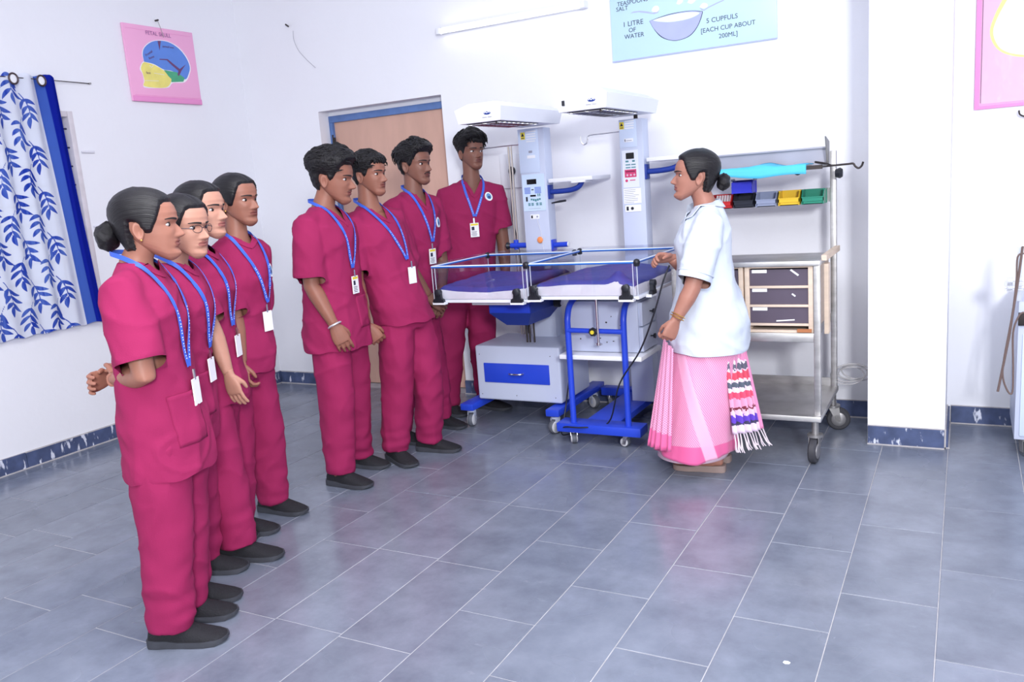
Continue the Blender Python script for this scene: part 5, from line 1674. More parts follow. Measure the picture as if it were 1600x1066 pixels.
def student(name, label, D):
    """D: dict of measurements; positions given as photo pixels on the person's own upright plane"""
    feet = [(floor_pt(*f['toe']), R(f['yaw'])) for f in D['feet']]
    SL = D.get('shoe', 0.265)
    fd = [(Vector((t.x, t.y, 0)) - Vector((math.cos(a), math.sin(a), 0)) * SL, Vector((t.x, t.y, 0))) for t, a in feet]
    base = sum((h * 0.62 + t * 0.38 for h, t in fd), Vector()) / len(fd)
    if 'base' in D:
        base = Vector((D['base'][0], D['base'][1], 0))
    base.z = 0
    P = lambda px, py, do=0.0: on_plane(base, px, py, do)
    root = thing(name, base, label, 'person', 'students in maroon scrubs')
    phi = R(D['phi'])
    F_ = Vector((math.cos(phi), math.sin(phi), 0)); L_ = Vector((-F_.y, F_.x, 0)); U = Vector((0, 0, 1))
    neck = P(*D['neck'])
    girl = D['sex'] == 'f'
    sk_m, lip_m = D['skin']
    h = D['h']; gw = D.get('gw', 1.0); gd = D.get('gd', 1.0)
    hem = D['hem']
    zs = neck.z                                  # base of the neck
    pel = base + U * (0.50 * h)
    if 'pelvis' in D:
        q = P(*D['pelvis']); pel = Vector((q.x, q.y, 0.50 * h))
    def axis(z):
        t = (z - pel.z) / (neck.z - pel.z)
        return Vector((pel.x + (neck.x - pel.x) * t, pel.y + (neck.y - pel.y) * t, z))
    if girl:
        prof = [(hem, .178, .152, .0), (hem + .10, .176, .150, 0), (.50 * h, .176, .148, -.006), (.60 * h, .158, .128, -.004), (.66 * h, .152, .120, .004), (.73 * h, .156, .126, .014), (.775 * h, .158, .112, .008), (zs - .065, .136, .090, -.002), (zs - .025, .094, .068, -.006), (zs, .066, .058, -.004)]
    else:
        prof = [(hem, .192, .150, .0), (hem + .10, .190, .148, 0), (.52 * h, .184, .140, 0), (.60 * h, .176, .130, 0), (.67 * h, .178, .126, .004), (.74 * h, .188, .126, .008), (.785 * h, .190, .114, .004), (zs - .070, .158, .094, -.004), (zs - .026, .104, .072, -.008), (zs, .068, .060, -.006)]
    sc_h = h / (1.54 if girl else 1.70)
    shl = (0.150 if girl else 0.180) * sc_h * gw
    # ---- garment: top
    tun = Cloth()
    rings = []
    zprev = -1
    pr2 = [(hem - 0.035,) + prof[0][1:]] + prof
    for z_, w_, d_, o_ in pr2:
        if z_ <= zprev: continue
        zprev = z_
        rings.append(oval(axis(z_) + F_ * (o_ * sc_h), L_ * (w_ * gw * sc_h), F_ * (d_ * gd * sc_h), 28, 0.9))
    tun.mb.loft(rings)
    pz = sorted(prof); pzz = [q[0] for q in pz]
    sleeves = []
    body = MB()
    # inner torso
    rings = []
    zprev = -1
    for z_, w_, d_, o_ in prof[2:]:
        if z_ <= zprev: continue
        zprev = z_
        ins = 0.020 if z_ < zs - 0.08 else 0.012
        rings.append(oval(axis(z_ - 0.004) + F_ * (o_ * sc_h), L_ * (w_ * gw * sc_h - ins), F_ * (d_ * gd * sc_h - ins), 20, 0.95))
    body.loft(rings)
    hd = P(*D['head'])
    head = Head(hd, R(D['hyaw']), R(D.get('hpitch', 0)), R(D.get('hroll', 0)), D.get('hs', 1.0), D.get('nose', 1.12), D.get('slim', 1.0))
    nr = (0.045 if girl else 0.051) * D.get('neckr', 1.0)
    nb = head.w((-0.022, 0, 0.055))
    body.tube([axis(zs - 0.05) - F_ * 0.004, axis(zs - 0.005) - F_ * 0.004, axis(zs + 0.005).lerp(nb, 0.45), nb, head.w((-0.016, 0, 0.12))], [nr * 1.35, nr * 1.15, nr, nr, nr * 0.95], 16)
    # arms
    hands = MB()
    for sg, arm in D['arms'].items():
        if arm is None: continue
        sgn = 1 if sg == 'L' else -1
        S = axis(zs - 0.085 * sc_h) + L_ * (sgn * shl * 0.90) - F_ * 0.004
        if 'sh' in arm: S = P(*arm['sh'])
        E_ = P(*arm['e']); Wp = P(*arm['w'])
        k = (0.88 if girl else 1.0) * D.get('armr', 1.0)
        body.tube([S, S.lerp(E_, .35), S.lerp(E_, .75), E_, E_.lerp(Wp, .25), E_.lerp(Wp, .6), Wp.lerp(E_, .08), Wp], [.050 * k, .050 * k, .044 * k, .041 * k, .042 * k, .035 * k, .027 * k, (.026 * k)], 14)
        d = arm['d'] if 'd' in arm else (Wp - E_).normalized()
        dv = (RH * d[0] + U * d[1] + NH * d[2]) if not isinstance(d, Vector) else d
        n = arm.get('n'); nv = (RH * n[0] + U * n[1] + NH * n[2]) if n else -L_ * sgn
        s_ = arm.get('s'); sv = (RH * s_[0] + U * s_[1] + NH * s_[2]) if s_ else F_
        make_hand(hands, Wp + (Wp - E_).normalized() * 0.006, dv, nv, sv, arm.get('curl', 0.35), (0.88 if girl else 1.0) * D.get('hand', 1.0), arm.get('thumb', 0.5))
        # sleeve
        ft = arm.get('sl', 0.80)
        e_ = arm.get('sr', 0.070 if girl else 0.078) * sc_h
        A0 = axis(zs - 0.060 * sc_h) + L_ * (sgn * shl * 0.50)
        hemp = S.lerp(E_, ft)
        if ft > 1: hemp = E_ + (Wp - E_).normalized() * ((ft - 1) * (S - E_).length)
        sdir = (hemp - S).normalized()
        sleeves.append((hemp, sdir, e_))
        q = [A0, S, S.lerp(hemp, .35), S.lerp(hemp, .7), hemp + sdir * 0.03]
        tun.mb.tube(q, [.046 * sc_h, .064 * sc_h, (e_ * 0.96), e_ * 1.0, e_ * 1.04], 18)
    # legs and trousers
    tr_ = Cloth()
    top_z = max(hem + 0.10, 0.52 * h)
    crotch = 0.455 * h
    wst = []
    for z_, w_, d_ in ((crotch - 0.02, .150, .105), (crotch + 0.06, .160, .118), (top_z, .150, .112)):
        wst.append(oval(axis(z_), L_ * (w_ * gw * sc_h), F_ * (d_ * gd * sc_h), 24, 0.95))
    tr_.mb.loft(wst)
    lt = D.get('legr', (0.092, 0.084, 0.074, 0.070))
    for i, (hl_, te) in enumerate(fd):
        dd = (te - hl_).normalized()
        ank = hl_ + dd * (SL * 0.27) + U * 0.085
        sgn = 1 if (ank - base).dot(L_) > 0 else -1
        hip = axis(crotch + 0.02) + L_ * (sgn * 0.082 * sc_h * gw)
        knee = hip.lerp(ank, 0.52) + F_ * D['feet'][i].get('knee', 0.012)
        body.tube([hip, hip.lerp(knee, .5), knee, knee.lerp(ank, .4), ank, ank - U * 0.05], [.075, .066, .052, .048, .036, .036], 12)
        cuff = hl_ + dd * (SL * 0.30) + U * D.get('cuff', 0.062)
        q = [hip, hip.lerp(knee, .5), knee, knee.lerp(cuff, .5), knee.lerp(cuff, .86), cuff]
        rr = [lt[0], lt[0], lt[1], (lt[1] + lt[2]) / 2, lt[2], lt[3]]
        tr_.mb.tube(q, [(r * sc_h, r * sc_h * 1.08) for r in rr], 20, ref=L_)
        shoe(root, hl_, te)
        body.tube([ank, hl_ + dd * (SL * .45) + U * 0.034, hl_ + dd * (SL * .75) + U * 0.026], [.030, .020, .014], 10)
    sd = D['seed']
    def tf(v, n):
        low = 1 - sstep(v[2], 0.10, 0.34)
        a = noise.noise((v[0] * 9 + sd, v[1] * 9, v[2] * 2.2)) * 0.009
        b = noise.noise((v[0] * 7, v[1] * 7 + sd, v[2] * 24)) * 0.009 * low
        c = noise.noise((v[0] * 12 + v[2] * 9, v[1] * 12 - v[2] * 9, v[2] * 6 + sd)) * 0.010
        r1 = (1 - abs(noise.noise((v[0] * 6 + sd, v[1] * 6, v[2] * 1.1)))) ** 9 * 0.011
        r2 = (1 - abs(noise.noise((v[0] * 5 - v[2] * 5, v[1] * 5 + sd, v[2] * 4)))) ** 10 * 0.010
        return a * 0.8 + b + c * 0.7 + (r1 + r2) * 0.55 - 0.002
    tr_.make('trousers', SCRUB, root, 0.010, tf)
    vd = D.get('vneck', 0.05 if girl else 0.11)
    def cut(c):
        q = c - axis(c.z)
        lf, ll = q.dot(F_), q.dot(L_)
        if c.z < hem + D.get('slant', 0.0) * lf + 0.006 * math.sin(6 * math.atan2(ll, lf) + sd): return True
        wz = np.interp(c.z, pzz, [q_[1] for q_ in pz]) * gw * sc_h; dz_ = np.interp(c.z, pzz, [q_[2] for q_ in pz]) * gd * sc_h
        if abs(ll / (wz + .012)) ** 2.22 + abs(lf / (dz_ + .012)) ** 2.22 > 1.12:
            for hp_, sd_, e2 in sleeves:
                v_ = c - hp_; al = v_.dot(sd_)
                if 0 < al < 0.09 and (v_ - sd_ * al).length < e2 * 1.35: return True
        if c.z > zs - 0.006 and abs(ll) < .05 and lf > -0.03: return True
        return lf > 0 and c.z > zs - vd and abs(ll) < 0.058 * (c.z - (zs - vd)) / vd
    def uf(v, n):
        q = Vector(v) - axis(v[2]); ang = math.atan2(q.dot(L_), q.dot(F_))
        low = 1 - sstep(v[2], hem, hem + 0.45)
        a = noise.noise((v[0] * 8 + sd, v[1] * 8, v[2] * 2.4)) * (0.006 + 0.008 * low)
        c = noise.noise((v[0] * 11 + v[2] * 8, v[1] * 11 - v[2] * 6, v[2] * 7 + sd)) * 0.010
        e = noise.noise((v[0] * 30 + v[2] * 22, v[1] * 30, v[2] * 16 + sd)) * 0.0036
        r1 = (1 - abs(noise.noise((v[0] * 5 + sd, v[1] * 5, v[2] * 1.3)))) ** 9 * 0.011 * (0.35 + low)
        r2 = (1 - abs(noise.noise((v[0] * 4.5 + v[2] * 5, v[1] * 4.5 + sd, v[2] * 4.5)))) ** 11 * 0.010
        return a * 0.7 + c * 0.6 + e * 0.7 + (r1 + r2) * 0.6 - 0.002
    tun.make('scrub_top', SCRUB, root, 0.0095, uf, cut)
    # collar band along the neckline
    def tsurf(ll, z_, back=False):
        o = axis(z_) + L_ * ll + F_ * (0.6 if not back else -0.6)
        hit = tun.bvh.ray_cast(o, -F_ if not back else F_)
        if hit[0] is None: return None
        return hit[0], hit[1]
    cb_, cn = [], []
    for i in range(15):
        t = -1 + i / 7
        z_ = zs - vd * (1 - abs(t)) - 0.004
        ll = 0.056 * t + (0.006 if t > 0 else -0.006 if t < 0 else 0)
        r_ = tun.bvh.find_nearest(axis(z_) + L_ * ll + F_ * 0.085 * gd)
        if r_[0]:
            cb_.append(r_[0] + r_[1] * 0.001); cn.append(Vector(r_[1]))
    if len(cb_) > 4:
        ribbon('collar_band', cb_, cn, 0.024, SCRUB, root, 0.003)
    # body mesh
    fin = MB()
    V, F, N = remesh(body, 0.009, 3)
    fin.add([tuple(v) for v in V], F, 0)
    head.mesh(fin, 1)
    fin.v += hands.v and [] or []
    o = len(fin.v)
    fin.v += hands.v; fin.f += [tuple(i + o for i in f) for f in hands.f]; fin.mi += [0] * len(hands.f)
    fin.build('body', [sk_m, lip_m], root, 180)
    face_parts(head, root, D.get('gaze', (0, 0)), D.get('moustache', 0), D.get('brow', 1.0), D.get('squint', 1.0))
    hp = dict(D['hair']); st_ = hp.pop('style')
    hair(head, root, st_, HAIR_G if girl else HAIR, seed=sd, **hp)
    # lanyard
    if 'card_z' in D:
        zc = D['card_z']; cl_ = D.get('card_l', 0.0)
        pts, nr_ = [], []
        lan = None
        both = []
        for sgn in (-1, 1):
            ctl = [(0.0, -0.085, zs + 0.030), (0.045, -0.075, zs + 0.028), (0.068, -0.030, zs + 0.018), (0.068, 0.030, zs - 0.012), (0.062, 0.075, zs - 0.055)]
            pp, nn_ = [], []
            for ll, ff, z_ in catmull(ctl, 4):
                q = axis(z_) + L_ * (sgn * ll) + F_ * ff
                r_ = tun.bvh.find_nearest(q)
                if z_ > zs - 0.005 or r_[0] is None:
                    v = (q - axis(z_)); nv = v.normalized()
                    q2 = axis(z_) + nv * max(v.length * 0.86, nr + 0.012)
                    pp.append(q2); nn_.append(nv)
                else:
                    pp.append(r_[0] + Vector(r_[1]) * 0.004); nn_.append(Vector(r_[1]))
            for i in range(1, 15):
                t = i / 14
                z_ = zs - 0.055 + (zc + 0.045 - (zs - 0.055)) * t
                ll = sgn * 0.062 * (1 - t) ** 0.9 + cl_ * t + sgn * 0.004
                r_ = tsurf(ll, z_)
                if r_:
                    pp.append(r_[0] + r_[1] * 0.004); nn_.append(r_[1])
            # relax so the strap hangs straight between contact points
            for _ in range(6):
                q = pp[:]
                for i in range(1, len(pp) - 1):
                    q[i] = pp[i] * 0.5 + (pp[i - 1] + pp[i + 1]) * 0.25
                pp = [a if (a - b).length < 0.03 else b for a, b in zip(q, pp)]
            both.append((pp, nn_))
        lroot = None
        for pp, nn_ in both:
            pp = [p + n_ * 0.003 for p, n_ in zip(pp, nn_)]
            r_ = ribbon('lanyard', pp, nn_, 0.015, LAN, root, 0.002)
            if lroot is None: lroot = r_
            # printed lettering along the lower strap
            w0 = len(pp) - 10
            tm = MB()
            for i in range(w0, len(pp) - 2):
                p, q, n_ = pp[i], pp[i + 1], nn_[i]
                t = (q - p); ln_ = t.length
                if ln_ < 1e-4: continue
                t.normalize(); s2 = t.cross(n_).normalized()
                for e_ in (0.2, 0.6):
                    tm.obox(p + t * (ln_ * (e_ + 0.1)) + n_ * 0.0025, t * (ln_ * 0.09), s2 * 0.0020, n_ * 0.0004)
            if tm.v: tm.build('strap_lettering', LANW, r_, 0)
        r_ = tsurf(cl_, zc - 0.02)
        if r_:
            p, n_ = r_
            n_ = (F_ * 0.75 + Vector((n_.x, n_.y, n_.z * 0.4)).normalized() * 0.25).normalized()
            s2 = U.cross(n_).normalized(); up_ = n_.cross(s2)
            c = p + n_ * 0.012 + up_ * -0.02
            top = c + up_ * 0.045
            cd = MB(); cd.obox(c, s2 * 0.028, up_ * 0.044, n_ * 0.0018)
            co = cd.build('id_card', CARD, root, 0)
            ck = MB(); ck.obox(top + up_ * 0.012, s2 * 0.005, up_ * 0.018, n_ * 0.0025); ck.build('card_clip', CHROME, co, 0)
            if D.get('card_print', True):
                pr = MB()
                pr.obox(c + up_ * 0.034 + n_ * 0.002, s2 * 0.024, up_ * 0.006, n_ * 0.0004, 1)
                pr.obox(c + up_ * 0.010 - s2 * 0.010 + n_ * 0.002, s2 * 0.009, up_ * 0.011, n_ * 0.0004, 2)
                for q in range(4):
                    pr.obox(c - up_ * (0.010 + q * 0.008) + n_ * 0.002 - s2 * 0.004, s2 * (0.018 - 0.003 * (q % 2)), up_ * 0.0014, n_ * 0.0004, 2)
                pr.build('card_print', [CARD, YEL_ST, INK], co, 0)
    if D.get('badge'):
        ll, z_ = D['badge']
        r_ = tsurf(ll, z_)
        if r_:
            p, n_ = r_
            s2 = U.cross(n_).normalized(); up_ = n_.cross(s2)
            b = MB(); b.tube([p - n_ * 0.004, p + n_ * 0.004], [(0.030, 0.026)] * 2, 20, ref=up_)
            bo = b.build('badge', WHITE_PRINT, root, 40)
            b = MB(); b.tube([p + n_ * 0.004, p + n_ * 0.0046], [(0.021, 0.018)] * 2, 18, ref=up_); b.build('badge_emblem', mat('badge_blue', srgb(96, 150, 196), 0.6), bo, 40)
            b = MB(); b.tube([p + n_ * 0.0046 - up_ * 0.006, p + n_ * 0.005 - up_ * 0.006], [(0.009, 0.010)] * 2, 12, ref=up_); b.build('badge_crest', mat('badge_navy', srgb(50, 66, 120), 0.6), bo, 40)
    for pk in D.get('pockets', []):
        l0, l1, z0, z1 = pk
        n_ = 12
        grid = []
        ok = True
        for j in range(n_ + 1):
            row = []
            for i in range(n_ + 1):
                ll = l0 + (l1 - l0) * i / n_; z_ = z0 + (z1 - z0) * j / n_
                r_ = tsurf(ll, z_)
                if not r_: ok = False; break
                e_ = 0.001 if min(i, j, n_ - i) == 0 else 0.004
                if j == n_: e_ = 0.007
                row.append(r_[0] + r_[1] * e_)
            grid.append(row)
            if not ok: break
        if ok:
            pm = MB(); W = n_ + 1
            pm.add([p for r in grid for p in r], [(j * W + i, j * W + i + 1, (j + 1) * W + i + 1, (j + 1) * W + i) for j in range(n_) for i in range(n_)])
            po = pm.build('pocket', SCRUB, root, 180, fix=False)
            so = po.modifiers.new('thick', 'SOLIDIFY'); so.thickness = 0.004; so.offset = -0.5
    return dict(root=root, head=head, P=P, base=base, F=F_, L=L_, axis=axis, tun=tun, zs=zs)
SK_A = skin('a', 156, 106, 90)
SK_B = skin('b', 142, 94, 79)
SK_C = skin('c', 122, 82, 70)
SK_D = skin('d', 180, 132, 114)

g1 = student('person', 'student in maroon scrubs nearest the camera, hair bun, hands clasped behind', dict(
    sex='f', h=1.54, phi=29, skin=SK_A, seed=11, hem=0.60, gw=1.0, gd=0.90,
    feet=[dict(toe=(356, 999), yaw=28), dict(toe=(371, 960), yaw=28)],
    neck=(214, 406), head=(232, 359), pelvis=(252, 625), hyaw=36, hs=1.0, hpitch=0, nose=1.0,
    arms=dict(R=dict(e=(226, 588, -0.19), w=(178, 592, -0.06), sl=0.83, sr=0.078, d=(-0.25, 0.0, 0.97), n=(-0.9, 0.0, -0.1), s=(0.0, 0.9, 0), curl=0.5),
              L=dict(e=(226, 584, 0.18), w=(172, 590, 0.09), sl=0.9, sr=0.08, d=(-0.35, 0.0, -0.94), n=(0.9, -0.1, -0.2), s=(0, 0.9, 0.0), curl=0.62)),
    hair=dict(style='girl', T=0.012, bun=(-0.128, 0, 0.088, 0.046)), card_z=0.90, card_l=-0.02, pockets=[(-0.13, -0.01, 0.70, 0.87)], card_print=False))
g2 = student('person', 'student in maroon scrubs wearing thin framed glasses, second from the camera', dict(
    sex='f', h=1.50, phi=27, skin=SK_D, seed=23, hem=0.60, gw=0.95, gd=1.02,
    feet=[dict(toe=(378, 934), yaw=28), dict(toe=(388, 889), yaw=26)],
    neck=(272, 406), head=(287, 360), hyaw=8, hs=0.98, hpitch=-4,
    arms=dict(R=dict(e=(276, 580, -0.10), w=(262, 600, 0.0), sl=0.9, sr=0.072, curl=0.5), L=dict(e=(285, 575, 0.16), w=(262, 600, 0.06), sl=0.9, sr=0.072, curl=0.5)),
    hair=dict(style='girl', T=0.011, bun=(-0.12, 0, 0.085, 0.038)), card_z=0.90, pockets=[(-0.12, 0.0, 0.70, 0.86)], card_print=False))
g3 = student('person', 'student in maroon scrubs with parted hair, third from the camera, arm hanging', dict(
    sex='f', h=1.55, phi=25, skin=SK_D, seed=37, hem=0.66, gw=0.92, gd=0.98,
    feet=[dict(toe=(443, 870), yaw=24), dict(toe=(404, 842), yaw=28)],
    neck=(305, 384), head=(316, 335), hyaw=12, hs=1.0, hpitch=2,
    arms=dict(R=dict(e=(332, 515, -0.12), w=(357, 584, -0.14), sl=0.82, sr=0.070, d=(0.20, -1, 0), n=(0.35, 0, 0.9), s=(1, 0.1, 0), curl=0.22), L=dict(e=(340, 505, 0.16), w=(335, 570, 0.12), sl=0.85, sr=0.07)),
    hair=dict(style='girl', T=0.011, bun=(-0.115, 0, 0.075, 0.036)), card_z=0.93, card_print=False))
g4 = student('person', 'slim student in maroon scrubs with white card, last of the four women', dict(
    sex='f', h=1.56, phi=2, skin=SK_B, seed=41, hem=0.72, gw=0.92, gd=0.95,
    feet=[dict(toe=(436, 831), yaw=20), dict(toe=(479, 803), yaw=6)],
    neck=(370, 366), head=(371, 318), hyaw=6, hs=0.98,
    arms=dict(R=dict(e=(368, 500, -0.12), w=(378, 568, -0.16), sl=0.86, sr=0.068, d=(0.15, -0.9, -0.2), n=(0.7, 0, 0.7), s=(1, 0, 0), curl=0.7), L=dict(e=(405, 490, 0.14), w=(392, 560, 0.14), sl=0.86, sr=0.068)),
    hair=dict(style='girl', T=0.011, bun=(-0.115, 0, 0.085, 0.034)), card_z=0.98, card_l=0.05, badge=(0.09, 1.16), card_print=False))
b1 = student('person', 'stout student in maroon scrubs with a silver bracelet, looking down', dict(
    sex='m', h=1.68, phi=8, skin=SK_B, seed=53, hem=0.70, gw=1.0, gd=1.05,
    feet=[dict(toe=(581, 762), yaw=3), dict(toe=(608, 731), yaw=6)],
    neck=(506, 321), head=(519, 283), hyaw=20, hpitch=-8, hs=1.10,
    arms=dict(R=dict(e=(487, 447, -0.17), w=(522, 508, -0.20), sl=0.86, sr=0.082, d=(0.35, -0.9, 0), n=(-0.2, -0.1, 0.9), s=(0.9, 0.3, 0), curl=0.35), L=dict(e=(540, 440, 0.2), w=(548, 510, 0.2), sl=0.86)),
    hair=dict(style='boy', T=0.008, top=0.034, locks=200, lockdir=(0.8, 0.1), quiff=0.014, locklen=0.03), card_z=1.06, card_l=-0.02, pockets=[(-0.02, 0.10, 0.80, 0.96)], moustache=0.35))
b2 = student('person', 'slim student in maroon scrubs stepping forward beside the stout one', dict(
    sex='m', h=1.66, phi=-8, skin=SK_B, seed=61, hem=0.77, gw=0.92, gd=0.95,
    feet=[dict(toe=(648, 731), yaw=-24), dict(toe=(720, 705), yaw=10, knee=0.05)],
    neck=(576, 319), head=(577, 277), hyaw=2, hpitch=0, hs=0.99, slim=0.95,
    arms=dict(R=dict(e=(556, 438, -0.15), w=(573, 508, -0.18), sl=0.84, sr=0.074, d=(0.5, -0.8, 0), n=(-0.1, 0.1, 0.9), s=(0.8, 0.5, 0), curl=0.95), L=dict(e=(640, 425, 0.12), w=(648, 488, 0.08), sl=0.82, d=(0.1, -1, 0), n=(-0.7, 0, 0.5), s=(0.5, 0, -0.6), curl=0.6)),
    hair=dict(style='boy', T=0.005, top=0.022, locks=150, lockdir=(0.9, 0.15), fringe=0.018, locklen=0.028), card_z=1.06, card_l=0.03, moustache=0.25, card_print=False))
b3 = student('person', 'student in maroon scrubs with a moustache and hands clasped in front', dict(
    sex='m', h=1.70, phi=-10, skin=SK_C, seed=71, hem=0.84, gw=0.98, gd=0.98,
    feet=[dict(toe=(665, 694), yaw=-4), dict(toe=(728, 670), yaw=-4)],
    neck=(646, 298), head=(648, 261), hyaw=-2, hpitch=0, hs=1.03,
    arms=dict(R=dict(e=(638, 418, -0.17), w=(670, 463, -0.16), sl=0.82, sr=0.078, d=(0.75, -0.6, 0.2), n=(-0.4, -0.3, 0.9), s=(0.4, 0.9, 0), curl=0.5), L=dict(e=(690, 410, 0.12), w=(690, 462, -0.06), sl=0.82, d=(-0.25, -0.85, -0.5), n=(-0.3, 0, 0.9), s=(-0.6, 0.5, 0), curl=0.55)),
    hair=dict(style='boy', T=0.008, top=0.026, locks=170, lockdir=(-0.5, -0.1), quiff=0.016, locklen=0.036), card_z=1.12, card_l=0.03, badge=(0.10, 1.27), moustache=1.0))
b4 = student('person', 'tall student in maroon scrubs behind the crib, facing the camera', dict(
    sex='m', h=1.74, phi=-46, skin=SK_C, seed=83, hem=0.84, gw=0.98, gd=0.95, base=(-2.86, 4.63),
    feet=[dict(toe=(728, 652), yaw=-20), dict(toe=(798, 641), yaw=-5)],
    neck=(737, 280), head=(736, 241), hyaw=-28, hpitch=2, hs=1.0, slim=0.97,
    arms=dict(R=dict(e=(694, 392, 0.0), w=(700, 455, -0.05), sl=0.66, sr=0.074), L=dict(e=(787, 385, 0.04), w=(791, 440, 0.0), sl=0.66, sr=0.074)),
    hair=dict(style='boy', T=0.005, top=0.032, locks=190, lockdir=(0.7, 0.5), quiff=0.016, fringe=0.022, locklen=0.036), card_z=1.23, badge=(0.095, 1.39), gaze=(0.55, 0.0)))
GL = mat('glasses_metal', srgb(70, 66, 76), 0.3, 0.8)
hd = g2['head']
gm = MB()
for sg in (-1, 1):
    pts = []
    for i in range(19):
        a = 2 * math.pi * i / 18
        yy = sg * 0.032 + 0.019 * math.cos(a); zz = 0.109 + 0.014 * math.sin(a)
        pts.append(hd.w((0.0965 - 0.010 * (abs(yy) / 0.05) ** 2, yy, zz)))
    gm.tube(pts, 0.0011, 6, False)
    gm.tube([hd.w((0.088, sg * 0.050, 0.112)), hd.w((0.06, sg * 0.075, 0.113)), hd.w((-0.005, sg * 0.076, 0.112)), hd.w((-0.02, sg * 0.075, 0.10))], 0.0013, 6)
gm.tube([hd.w((0.096, -0.013, 0.112)), hd.w((0.101, 0, 0.114)), hd.w((0.096, 0.013, 0.112))], 0.0013, 6)
gm.build('glasses', GL, g2['root'])
# bracelet, earrings
P = b1['P']
br = MB()
c = P(523, 508, -0.20); ax_ = (P(522, 508, -0.20) - P(487, 447, -0.17)).normalized()
u = ax_.orthogonal().normalized(); v = ax_.cross(u)
br.tube([c + (u * math.cos(a) + v * math.sin(a)) * 0.033 for a in [2 * math.pi * i / 20 for i in range(21)]], (0.005), 8, False)
br.build('bracelet', mat('silver', (0.8, 0.8, 0.82), 0.3, 0.7), b1['root'])
GOLD = mat('gold', srgb(214, 170, 96), 0.3, 0.9)
for g in (g1, g4):
    hd = g['head']
    MB().ellipsoid(hd.w((-0.004, -0.079, 0.070)), Vector((0.004, 0, 0)), Vector((0, 0.004, 0)), Vector((0, 0, 0.004)), 10, 6).build('earring', GOLD, g['root'])

